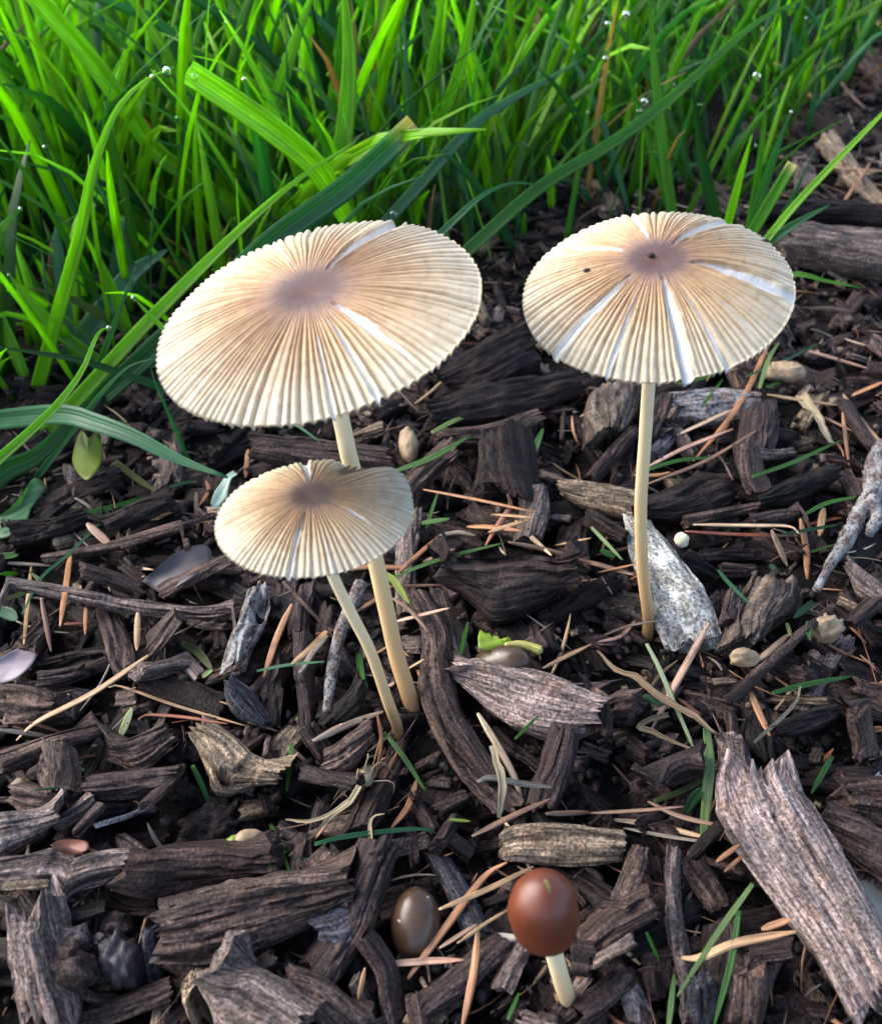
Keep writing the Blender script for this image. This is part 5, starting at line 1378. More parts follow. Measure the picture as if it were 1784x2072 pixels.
# root knot: a clump of fine fibres
kc = P(*cv('F', [(410, 400)])[0], 0.7)
kn = tag(empty('root_knot', kc), 'fibrous straw-coloured root knot above the short dark cylinder', 'root')
V, F, A = blob_shape(kc, (0.2, 0.12, 0.11), (0.28, 0.21, 0.12), 77, 14, 20, 0.5, 2.0, axis=(0.4, 0.9, 0.1))
mesh_obj('knot', V, F, M_NEEDLE, attrs=A, parent=kn)
rr = np.random.default_rng(4)
for i in range(12):
    d = unit(rr.normal(size=3) * np.array([1, 1, 0.4]))
    q = np.array([kc + d * 0.1, kc + d * 0.35 + rr.normal(size=3) * .06, kc + d * (0.38 + 0.2 * rr.random()) + rr.normal(size=3) * .12 - np.array([0, 0, .1])])
    V, F, A = tube_shape(q, [0.012, 0.009, 0.004], (0.3, 0.23, 0.13), 300 + i, 10, 5)
    mesh_obj('root_fibre', V, F, M_NEEDLE, attrs=A, parent=kn)

# ------------------------------------------------------------------ stones, seeds, buds and leaves
def lay_blob(name, cat, label, crop, c, half, hz, colour, mat, ang=0.0, lump=0.2, f=1.3, group=None, sinkf=0.25, sq=2.2):
    (x, y), s = cv(crop, [c])[0], CROP[crop][2]
    z = 0.4
    for _ in range(3):
        p = P(x, y, z)
        z = float(hget(p[0], p[1])) + hz * (1 - sinkf)
        z = min(z, 1.4)
    p = P(x, y, z)
    k = s * np.linalg.norm(p - _C) / FPX
    ax = np.array([math.cos(ang), math.sin(ang), 0])
    V, F, A = blob_shape(p, (half[0] * k, half[1] * k * 1.15, hz), PAL.get(colour, colour), nseed(), 26, 34, lump, f, axis=ax, sq=sq)
    hput(p[0], p[1], z + hz)
    return tag(mesh_obj(name, V, F, mat, attrs=A), label, cat, group)


lay_blob('pebble', 'pebble', 'rough grey pebble under the black sliver', 'E', (450, 1375), (90, 60), 0.26, 'grey', M_STONE, 0.1, 0.35, 2)
lay_blob('pebble', 'pebble', 'dull brown pebble topmost of the small pile', 'E', (715, 1320), (90, 70), 0.3, 'purple', M_BARK, 0.2, 0.2)
lay_blob('pebble', 'pebble', 'smooth near-black round pebble under the dull brown one', 'E', (735, 1500), (105, 120), 0.36, 'dark', M_PEBBLE, 0.4, 0.3, 2.2)
lay_blob('pebble', 'pebble', 'angular brownish pebble with a pale edge beside the near-black one', 'E', (420, 1540), (140, 105), 0.36, 'mid', M_STONE, -0.3, 0.4, 1.6)
lay_blob('pebble', 'pebble', 'small pale chip of stone between the pebbles', 'E', (605, 1375), (32, 26), 0.1, 'pale', M_STONE, 0, 0.4, 2)
lay_blob('clod', 'soil clod', 'lumpy dark clod of soil near the wavy green bud', 'E', (1260, 700), (150, 110), 0.25, 'dark', M_BARK, 0.3, 0.5, 2.4)
lay_blob('clod', 'soil clod', 'crumbly black clod below the diagonal lath', 'E', (1100, 480), (70, 120), 0.3, 'black', M_BARK, 0.9, 0.5, 2.4)
lay_blob('clod', 'soil clod', 'dark clod in front of the stone slab foot', 'D', (820, 270), (60, 60), 0.25, 'dark', M_BARK, 0.9, 0.4, 2.0)
lay_blob('seed_husk', 'seed husk', 'tan wrinkled seed husk with a pointed tip under the lone cap', 'C', (1190, 200), (120, 50), 0.22, 'tan', M_HUSK, -0.1, 0.25, 2)
lay_blob('seed_husk', 'seed husk', 'brown-green fibrous husk beside the knobbly twig', 'D', (1450, 165), (90, 55), 0.25, 'tan', M_HUSK, 0.2, 0.3, 2)
lay_blob('seed', 'seed', 'small round cream seed beside the stone slab', 'C', (568, 1225), (42, 34), 0.14, 'cream', M_SEED, 0.3, 0.12)
lay_blob('seed', 'seed', 'pale grub-like seed with a yellow end under the chestnut button', 'F', (1270, 1385), (125, 36), 0.16, 'cream', M_SEED, -0.05, 0.08)
lay_blob('bark_crumb', 'bark', 'white rotten crumb on top of the brown layered block', 'G', (1740, 395), (60, 24), 0.16, 'white', M_SEED, 0, 0.35, 2)
lay_blob('snail_shell', 'shell', 'pale grey pointed husk behind the stems by the curved shard', 'B', (695, 190), (60, 110), 0.3, 'grey', M_HUSK, 0.1, 0.15)
lay_blob('bud_scale', 'bud', 'white-and-purple bud scale beside the knobbly twig', 'D', (950, 340), (85, 42), 0.16, 'pale', M_HUSK, 0.05, 0.2, 1.5)
# green bud: two lobes
gb = P(*cv('E', [(1480, 800)])[0], 0.55)
bud = tag(empty('green_bud', gb), 'green and olive curled bud at the end of the red-brown board', 'bud')
k = K * np.linalg.norm(gb - _C) / FPX
V, F, A = blob_shape(gb + np.array([-60 * k, 0, 0]), (60 * k, 50 * k, 0.18), (.2, .3, .05), 88, lump=0.15, axis=(0.8, 0.6, 0))
mesh_obj('lobe', V, F, M_BUD, attrs=A, parent=bud)
V, F, A = tube_shape(np.array([gb + np.array([-25 * k, -40 * k, 0]), gb + np.array([0, 10 * k, .12]), gb + np.array([50 * k, 30 * k, .1]), gb + np.array([130 * k, 50 * k, 0.0])]), [30 * k, 50 * k, 45 * k, 20 * k], (.16, .15, .05), 89, 20, 12, 0.9, 0.1)
mesh_obj('lobe', V, F, M_HUSK, attrs=A, parent=bud)


def leaf_shape(outline_px, z, col, seed, curl=0.1, thick=0.02, axis_z=0.0):
    """A flat leaf from its outline in pixels, curled, with thickness."""
    o = resample(np.array(outline_px + outline_px[:1], float), 49, True)[:-1]
    c = o.mean(0)
    rings = [c + (o - c) * f for f in (0.04, .25, .45, .65, .83, 1.0)]
    zz = []
    for i, rg in enumerate(rings):
        f = (0.04, .25, .45, .65, .83, 1.0)[i]
        zz.append(z + curl * f * f * np.sin(np.linspace(0, 4 * np.pi, 48, endpoint=False) + seed) + axis_z * f)
    V = np.array([P(x, y, q) for rg, zc in zip(rings, zz) for (x, y), q in zip(rg, zc)])
    V2 = V - np.array([0, 0, thick])
    F = grid_faces(6, 48, True)
    m = len(V)
    i = np.arange(48)
    rim = np.stack([5 * 48 + i, 5 * 48 + (i + 1) % 48, 5 * 48 + (i + 1) % 48 + m, 5 * 48 + i + m], -1)
    d = unit(V[5 * 48 + 24] - V[5 * 48])
    ce = V.mean(0)
    x = (V - ce) @ d
    y = (V - ce) @ unit(np.cross(d, (0, 0, 1)))
    fib = np.stack([x, y * 1.6, np.full(len(x), seed)], -1)
    cc = np.broadcast_to(np.asarray(col, float), V.shape)
    cap = np.array([[47 - j, 46 - j, j + 1, j] for j in range(23)])
    return np.vstack([V, V2]), [F, F[:, ::-1] + m, rim, cap, cap[:, ::-1] + m], {'col': np.vstack([cc, cc]), 'fib': np.vstack([fib, fib])}


def lay_leaf(name, cat, label, crop, outline, col, mat, z=None, curl=0.08, **kw):
    px = cv(crop, outline)
    if z is None:
        c = np.mean(px, 0)
        z = 0.4
        for _ in range(2):
            p = P(c[0], c[1], z)
            z = float(max(np.percentile([hget(*P(x, y, z)[:2]) for x, y in px], 85), hget(p[0], p[1]))) + 0.08
    V, F, A = leaf_shape(px, z, col, nseed(), curl, **kw)
    return tag(mesh_obj(name, V, F, mat, attrs=A), label, cat)


lay_leaf('dead_leaf', 'dead leaf', 'curled dark purple dead leaf near the small cap', 'A', [(860, 790), (960, 700), (1080, 610), (1200, 570), (1265, 580), (1280, 650), (1200, 740), (1090, 810), (1000, 865)], (0.085, 0.072, 0.08), M_DRYLEAF, curl=0.16)
lay_leaf('dead_leaf', 'dead leaf', 'pale purple petal-shaped dead leaf resting at the dark furrowed chip', 'A', [(-60, 1290), (60, 1220), (180, 1165), (235, 1185), (200, 1280), (110, 1370), (0, 1410), (-60, 1400)], (0.2, 0.165, 0.19), M_DRYLEAF, curl=0.08)
lay_leaf('dead_leaf', 'dead leaf', 'dark reddish leaf scrap behind the lichen-flecked board', 'E', [(305, 790), (390, 760), (520, 770), (530, 820), (440, 850), (350, 830)], (0.11, 0.04, 0.025), M_DRYLEAF, curl=0.1)
lay_leaf('dead_leaf', 'dead leaf', 'grey-green dull leaf tucked beside the big weathered plank', 'G', [(1640, 1010), (1720, 1010), (1800, 1080), (1830, 1280), (1740, 1260), (1680, 1150)], (0.2, 0.21, 0.19), M_DRYLEAF, curl=0.05)
lay_leaf('dead_leaf', 'dead leaf', 'dull brown leaf hidden among the grass behind the tilted cap', '1', [(480, 860), (520, 850), (560, 940), (570, 1000), (520, 1010)], (0.3, 0.24, 0.17), M_DRYLEAF, curl=0.15)
lay_leaf('dead_leaf', 'dead leaf', 'small grey-blue scrap of leaf below the splintered post', 'E', [(330, 1760), (430, 1740), (450, 1820), (420, 1890), (300, 1880)], (0.13, 0.125, 0.12), M_DRYLEAF, curl=0.05)
lay_leaf('leaf', 'leaf', 'lobed blue-green leaf with a yellow rim at the bed edge', 'A', [(-60, 420), (30, 370), (120, 280), (200, 165), (265, 190), (275, 230), (190, 340), (160, 420), (70, 510), (-60, 520)], (0.10, 0.22, 0.12), M_GRASS, curl=0.12)
lay_leaf('leaf', 'leaf', 'yellow-green round leaf with brown spots below the drooping blade', '5', [(510, 1470), (555, 1385), (600, 1440), (650, 1400), (695, 1500), (680, 1620), (600, 1720), (540, 1690), (490, 1600)], (0.10, 0.135, 0.012), M_DRYLEAF, z=0.9, curl=0.12, thick=0.02)
# serrated leaf tip with its stalk
lt = tag(empty('leaf_fragment', P(*cv('B', [(1250, 1420)])[0], 0.85)), 'torn lime-green serrated leaf tip lying on the shiny brown button', 'leaf')
px = cv('B', [(1120, 1420), (1115, 1360), (1130, 1310), (1150, 1335), (1185, 1330), (1195, 1350), (1235, 1350), (1245, 1370), (1290, 1375), (1300, 1350), (1315, 1375), (1330, 1390), (1300, 1425), (1200, 1430)])
V, F, A = leaf_shape(px, 0.95, (0.3, 0.42, 0.06), nseed(), 0.05)
mesh_obj('leaf_blade', V, F, M_GRASS, attrs=A, parent=lt)
q = np.array([P(x, y, 0.97 - 0.1 * t) for (x, y), t in zip(cv('B', [(1280, 1405), (1360, 1400), (1430, 1415), (1495, 1440)]), np.linspace(0, 1, 4))])
V, F, A = tube_shape(q, [0.04, 0.06, 0.07, 0.08], (0.4, 0.36, 0.1), nseed(), 16, 8)
mesh_obj('stalk', V, F, M_NEEDLE, attrs=A, parent=lt)

# ------------------------------------------------------------------ mushrooms
def cap_mesh(center, R_, tx, ty, h, ng, splits, seed, notch=None, groove=0.038, power=2.3):
    n = np.array([math.sin(tx), math.sin(ty), 0.0])
    n[2] = math.sqrt(1 - n @ n)
    a = unit(np.cross([0, 1.0, 0], n))
    b = np.cross(n, a)
    nt, nr = ng * 8, 52
    th = np.linspace(0, 2 * np.pi, nt, endpoint=False)
    rho = np.linspace(0, 1, nr) ** 0.9
    T, Rr = np.meshgrid(th, rho, indexing='xy')            # rows = rho
    r = np.random.default_rng(seed)
    # irregular furrows
    ph = np.linspace(0, 2 * np.pi, ng + 1)
    jit = np.concatenate([[0], np.cumsum(0.55 + 0.9 * r.random(ng))])
    jit = jit / jit[-1] * ng
    phase = np.interp(T + 0.02 * (fbm(Rr * 4 + seed, T * 6, seed, 2) - .5), ph, jit)
    x = np.abs((phase % 1.0) - 0.5) * 2                    # 1 at a furrow, 0 on a crest
    fid = np.floor(phase + 0.5).astype(int) % ng
    deep = (0.35 + 0.9 * r.random(ng))[fid]
    ridge = 1 - x ** 2.6
    grow = sstep(0.14, 0.55, Rr) * (0.55 + 0.45 * Rr)
    z = h * R_ * (1 - Rr ** power)
    z = z + 0.012 * R_ * (fbm(np.cos(T) * 2.2 * Rr + seed, np.sin(T) * 2.2 * Rr + 7, seed, 3) - .5) * 2
    z = z - groove * R_ * grow * (1 - ridge) * deep
    z = z - 0.02 * R_ * np.exp(-(Rr / 0.13) ** 2)          # the disc is a little sunk
    white = sstep(0.5, 0.95, (1 - ridge)) * (deep > 0.98) * grow * 0.75
    split = np.zeros_like(z)
    for t0, wd, r0, dp, r1 in splits:
        d = (T - t0 + np.pi) % (2 * np.pi) - np.pi
        d = d + 0.012 * (fbm(Rr * 9, T * 0 + t0 * 3, seed + 5, 2) - .5)
        wdd = wd * 0.85 * (0.7 + 0.5 * vn(Rr * 22 + t0, 0.5, seed + 9)) * (0.35 + 0.65 * sstep(r0, r0 + 0.35, Rr)) * 0.55 / np.maximum(Rr, 0.2)
        if r1 < 1:
            wdd = wdd * (1 - 0.8 * sstep(r1 - 0.5, r1, Rr))
        s_ = np.exp(-(d / wdd) ** 4) * sstep(r0, r0 + 0.07, Rr) * sstep(r1, r1 - 0.12, Rr) if r1 < 1 else np.exp(-(d / wdd) ** 4) * sstep(r0, r0 + 0.07, Rr)
        lip = np.exp(-((np.abs(d) - wdd * 1.35) / (wdd * 0.5)) ** 2) * sstep(r0, r0 + 0.1, Rr)
        z = z - dp * R_ * s_ + 0.25 * dp * R_ * lip + 0.0035 * R_ * np.sin(Rr * 150 + 6 * d) * s_
        split = np.maximum(split, s_)
    rad = R_ * Rr * (1 + 0.008 * (ridge - 0.6) * sstep(0.8, 1.0, Rr) + 0.02 * (fbm(np.cos(T) * 1.5 + seed, np.sin(T) * 1.5 + 3, seed + 2, 3) - .5) * Rr)
    if notch:
        for t0, wd, dz, dr in notch:
            d = (T - t0 + np.pi) % (2 * np.pi) - np.pi
            s_ = np.exp(-(d / wd) ** 2) * sstep(0.35, 0.95, Rr)
            z = z + dz * R_ * s_
            rad = rad * (1 - dr * s_)
    X, Y = rad * np.cos(T), rad * np.sin(T)
    top = center + X[..., None] * a + Y[..., None] * b + z[..., None] * n
    thick = R_ * (0.05 * (1 - Rr) + 0.014)
    bot = top - thick[..., None] * n
    bot[-1] = top[-1] - 0.010 * R_ * n
    V = np.vstack([top.reshape(-1, 3), bot.reshape(-1, 3)])
    F = grid_faces(nr, nt, True)
    m = nr * nt
    i = np.arange(nt)
    rim = np.stack([m - nt + i, 2 * m - nt + i, 2 * m - nt + (i + 1) % nt, m - nt + (i + 1) % nt], -1)
    A = np.stack([Rr, np.clip(ridge + (1 - grow), 0, 1), np.maximum(split, white)], -1).reshape(-1, 3)
    fb = np.stack([T * 1.0 + seed * 7, Rr * 3.0, np.full_like(T, seed * 1.7)], -1).reshape(-1, 3)
    return V, [F, F[:, ::-1] + m, rim], {'cap': np.vstack([A, A]), 'fib': np.vstack([fb, fb])}, (a, b, n)


def gills_mesh(center, R_, h, fr, count=70, power=2.2):
    a, b, n = fr
    V, F = [], []
    rr_ = np.linspace(0.12, 0.95, 10)
    k = 0
    for t in np.linspace(0, 2 * np.pi, count, endpoint=False):
        d = a * math.cos(t) + b * math.sin(t)
        s_ = -a * math.sin(t) + b * math.cos(t)
        zt = h * R_ * (1 - rr_ ** power) - R_ * (0.05 * (1 - rr_) + 0.05)
        dp = R_ * 0.11 * np.sin(np.pi * np.clip((rr_ - 0.08) / 0.9, 0, 1)) + 0.003
        for side in (-1, 1):
            off = s_ * side * 0.006
            V += list(center + d * (R_ * rr_)[:, None] + n * zt[:, None] + off) + list(center + d * (R_ * rr_)[:, None] + n * (zt - dp)[:, None] + off)
        for j in range(9):
            for o2 in (0, 20):
                q = [k + o2 + j, k + o2 + j + 1, k + o2 + 10 + j + 1, k + o2 + 10 + j]
                F.append(q if o2 else q[::-1])
            F.append([k + 10 + j, k + 10 + j + 1, k + 30 + j + 1, k + 30 + j])
        k += 40
    return np.array(V), [np.array(F)]


def stem_mesh(path, r0, r1, seed):
    n, k = 70, 20
    p = resample(path, n)
    t = unit(np.gradient(p, axis=0))
    s_ = unit(np.cross(t, (0, 1.0, 0)))
    w = np.cross(s_, t)
    u = np.linspace(0, 1, n)
    a = np.linspace(0, 2 * np.pi, k, endpoint=False)
    ln = np.concatenate([[0], np.cumsum(np.linalg.norm(np.diff(p, axis=0), axis=1))])
    rad = (r0 + (r1 - r0) * u)[:, None] * (1 + 0.06 * (fbm(np.cos(a)[None] + seed * 3, ln[:, None] * 1.5, seed, 3) - .5) * 2) * (1 + 0.18 * np.exp(-(u / 0.05) ** 2))[:, None]
    V = p[:, None] + s_[:, None] * (rad * np.cos(a))[..., None] + w[:, None] * (rad * np.sin(a))[..., None]
    fib = np.stack([np.broadcast_to(u[:, None], rad.shape), np.broadcast_to(np.cos(a)[None] * 2 + seed, rad.shape), np.broadcast_to(ln[:, None] + np.sin(a)[None] * 0.1, rad.shape)], -1)
    V = V.reshape(-1, 3)
    m = len(V)
    V = np.vstack([V, p[0], p[-1]])
    fib = np.vstack([fib.reshape(-1, 3), [[0, 0, 0]], [[1, 0, 0]]])
    i = np.arange(k)
    T0 = np.vstack([np.stack([np.full(k, m), (i + 1) % k, i], -1), np.stack([np.full(k, m + 1), i + k * (n - 1), (i + 1) % k + k * (n - 1)], -1)])
    return V, [grid_faces(n, k, True), T0], {'fib': fib}


def ang_of(center, fr, R_, h, px):
    """Angle on a cap at which the picture shows the point px (only used to read the splits)."""
    a, b, n = fr
    best = min(((np.linalg.norm(proj(center + R_ * rho * (a * math.cos(t) + b * math.sin(t)) + n * h * R_ * (1 - rho ** 2.2)) - np.array(px)), t, rho)
                for t in np.linspace(0, 2 * np.pi, 181) for rho in (0.35, .5, .65, .8, .95)), key=lambda q: q[0])
    return best[1]


def mushroom(label, base_px, stem_px, prm, ng, splits, seed, r0, r1, notch=None, base_z=0.4, Yc=None):
    cx, cz, R_, tx, ty, h = prm
    B = P(*base_px, base_z)
    Y = B[1]
    Yc = Y if Yc is None else Yc                             # the cap may lean away from or toward the camera
    center = np.array([cx, Yc, cz])
    root = tag(empty('mushroom', (B[0], B[1], B[2] - 0.4)), label, 'mushroom')
    n = np.array([math.sin(tx), math.sin(ty), 0.0])
    n[2] = math.sqrt(1 - n @ n)
    a = unit(np.cross([0, 1.0, 0], n))
    fr = (a, np.cross(n, a), n)
    sp = [(ang_of(center, fr, R_, h, px), w, ra, dp, rb) for px, w, ra, dp, rb in splits]
    nt_ = [(ang_of(center, fr, R_, h, px), w, dz, dr) for px, w, dz, dr in (notch or [])]
    V, F, A, fr = cap_mesh(center, R_, tx, ty, h, ng, sp, seed, nt_)
    cap = mesh_obj('cap', V, F, M_CAP, root, A)
    V, F = gills_mesh(center, R_, h, fr)
    mesh_obj('gills', V, F, M_GILL, cap, smooth=False)
    pts = [B + np.array([0, 0, -0.5]), B] + [PY(x, y, Y + (Yc - Y) * ((k + 1) / len(stem_px)) ** 0.7) for k, (x, y) in enumerate(stem_px)] + [center + n * (h * R_ * 0.5)]
    V, F, A = stem_mesh(np.array(pts), r0, r1, seed)
    mesh_obj('stem', V, F, M_STEM, root, A)
    return root, center, fr


LEFT_PRM = (-1.46, 6.919, 1.953, -0.198, -0.061, 0.181)
SMALL_PRM = (-1.498, 5.1, 1.173, -0.055, 0.105, 0.241)
mushroom('tall mushroom with a large tilted cream-tan pleated cap above the small one', (832, 1425), [(800, 1320), (770, 1180), (735, 1030), (705, 920), (690, 850)],
         LEFT_PRM, 108, [((765, 670), .085, .22, .035, .93), ((715, 495), .10, .2, .04, 1.1), ((560, 500), .02, .25, .02, 1.1), ((420, 640), .025, .3, .02, 1.1), ((660, 760), .02, .4, .02, 1.1), ((740, 760), .035, .3, .025, 1.1)], 3, 0.125, 0.105, Yc=10.8)
mushroom('small mushroom with a folded tan pleated cap and a bent stem', (803, 1470), [(785, 1420), (750, 1320), (705, 1230), (668, 1150)],
         SMALL_PRM, 84, [((598, 1110), .05, .25, .035, 1.1), ((720, 1045), .045, .3, .025, .9), ((620, 950), .10, .22, .05, 1.1), ((660, 1080), .02, .4, .02, 1.1)], 5, 0.085, 0.072,
         notch=[((668, 962), .17, -0.16, 0.22), ((750, 968), .32, 0.10, -0.02)], Yc=9.3)
lone, lone_c, lone_fr = mushroom('lone mushroom with a flat brown-centred pleated cap and white splits', (1312, 1262), [(1300, 1150), (1296, 1030), (1304, 900), (1311, 790)],
         (2.701, 6.642, 1.676, -0.147, -0.128, 0.292), 98, [((1180, 650), .085, .22, .04, 1.1), ((1370, 660), .085, .2, .04, 1.1), ((1540, 575), .13, .24, .06, 1.1), ((1430, 460), .11, .2, .05, 1.1), ((1300, 460), .06, .22, .04, 1.1), ((1200, 495), .07, .25, .02, .95), ((1250, 700), .03, .35, .025, 1.1), ((1440, 680), .03, .3, .025, 1.1), ((1500, 650), .03, .35, .025, 1.1)], 7, 0.098, 0.088)
lab = ['crumb in the middle of the lone cap', 'crumb on the broad split side of the lone cap', 'crumb on the pale side of the lone cap']
for i, (px, sz) in enumerate([((1318, 518), .034), ((1187, 548), .034), ((1568, 467), .03), ((1168, 704), .04), ((1246, 770), .03)][:3]):
    best = None
    a, b, n = lone_fr
    for t in np.linspace(0, 2 * np.pi, 241):
        for rho in np.linspace(0, .98, 40):
            w = lone_c + 1.676 * rho * (a * math.cos(t) + b * math.sin(t)) + n * 0.292 * 1.676 * (1 - rho ** 2.2)
            e = np.linalg.norm(proj(w) - np.array(px))
            if best is None or e < best[0]:
                best = (e, w)
    V, F, A = blob_shape(best[1] + n * 0.01, (sz * 1.3, sz, sz * .8), (0.03, 0.022, 0.018), 400 + i, 9, 10, 0.4, 2)
    tag(mesh_obj('soil_crumb', V, F, M_CRUMB, attrs={'col': A['col']}), 'tiny dark soil ' + lab[i], 'soil crumb')


def revolve(path, prof, k=48, lump=0.0, seed=0):
    """Surface of revolution round a straight axis path[0]-path[1]; prof = (t, radius)."""
    p0, p1 = np.asarray(path[0]), np.asarray(path[1])
    t_ = unit(p1 - p0)
    s_ = unit(np.cross(t_, (0, 1.0, 0.01)))
    w = np.cross(s_, t_)
    pr = resample(np.array(prof, float), 40)
    a = np.linspace(0, 2 * np.pi, k, endpoint=False)
    rad = pr[:, 1][:, None] * (1 + lump * 2 * (fbm(np.cos(a)[None] * 0.8 + 3, np.sin(a)[None] * 0.8 + pr[:, :1] * 2, seed, 2) - .5))
    c = p0 + (p1 - p0) * pr[:, :1]
    V = c[:, None] + s_[:, None] * (rad * np.cos(a))[..., None] if False else c[:, None] + s_[None, None] * (rad * np.cos(a))[..., None] + w[None, None] * (rad * np.sin(a))[..., None]
    return V.reshape(-1, 3), [grid_faces(40, k, True)[:, ::-1]]


# the chestnut button
Bp = P(1150, 2032, 0.35)
bc = PY(1101, 1838, Bp[1] + 0.05)
sc = np.linalg.norm(bc - _C) / FPX
bax = unit((-0.08, 0.22, 1.0)) * 74 * sc
cb, ct = bc - bax, bc + bax
bt = tag(empty('mushroom_button', Bp - np.array([0, 0, .3])), 'young mushroom button with a glossy chestnut egg-shaped cap on a pale stem', 'mushroom')
rb = 68 * sc
V, F = revolve((cb, ct + (ct - cb) * 0.03), [(0.05, rb * .45), (-0.02, rb * .62), (0.06, rb * .86), (.25, rb * 1.0), (.5, rb * 1.0), (.75, rb * .84), (.92, rb * .52), (1.0, rb * .2), (1.01, 0.001)], 56, 0.09, 4)
dim = PY(1072, 1790, Bp[1] - 0.25)
V = V + unit(bc - V) * (0.06 * np.exp(-(np.linalg.norm(V - dim, axis=1) / 0.16) ** 2))[:, None]
cap = mesh_obj('cap', V, F, M_REDCAP, bt)
V, F, A = stem_mesh(np.array([Bp - np.array([0, 0, .5]), Bp, PY(1133, 1975, Bp[1]), cb + (ct - cb) * 0.3]), 0.11, 0.098, 9)
mesh_obj('stem', V, F, M_STEM, bt, A)
g0 = PY(1112, 1795, Bp[1] - 0.33)
V, F, A = tube_shape(np.array([P_ for P_ in (PY(1104, 1782, Bp[1] - .31), PY(1110, 1795, Bp[1] - .35), PY(1113, 1808, Bp[1] - .38))]), [0.015, 0.02, 0.012], (0.2, 0.2, 0.06), 61, 10, 8)
tag(mesh_obj('grass_clipping', V, F, M_NEEDLE, attrs=A), 'tiny olive scrap stuck to the chestnut button', 'grass clipping')
# the shiny oval button and the one under the light grey chunk
def oval(label, px0, px1, half, z0, seed):
    p0, p1 = P(*px0, z0), P(*px1, z0 + 0.5)
    r_ = half * np.linalg.norm(p0 - _C) / FPX
    V, F = revolve((p0, p1), [(-0.02, 0.001), (0.0, r_ * .35), (.1, r_ * .75), (.3, r_ * .97), (.55, r_ * 1.0), (.8, r_ * .8), (.95, r_ * .45), (1.02, 0.001)], 48, 0.05, seed)
    r = tag(mesh_obj('mushroom_button', V, F, M_BROWNCAP), label, 'mushroom')
    return r


oval('shiny dark brown oval button pushing up beside the orange needle pair', (838, 1938), (842, 1796), 47, 0.35, 3)
oval('shiny brown button half hidden behind the light grey chunk', (968, 1346), (1068, 1338), 36, 0.45, 5)

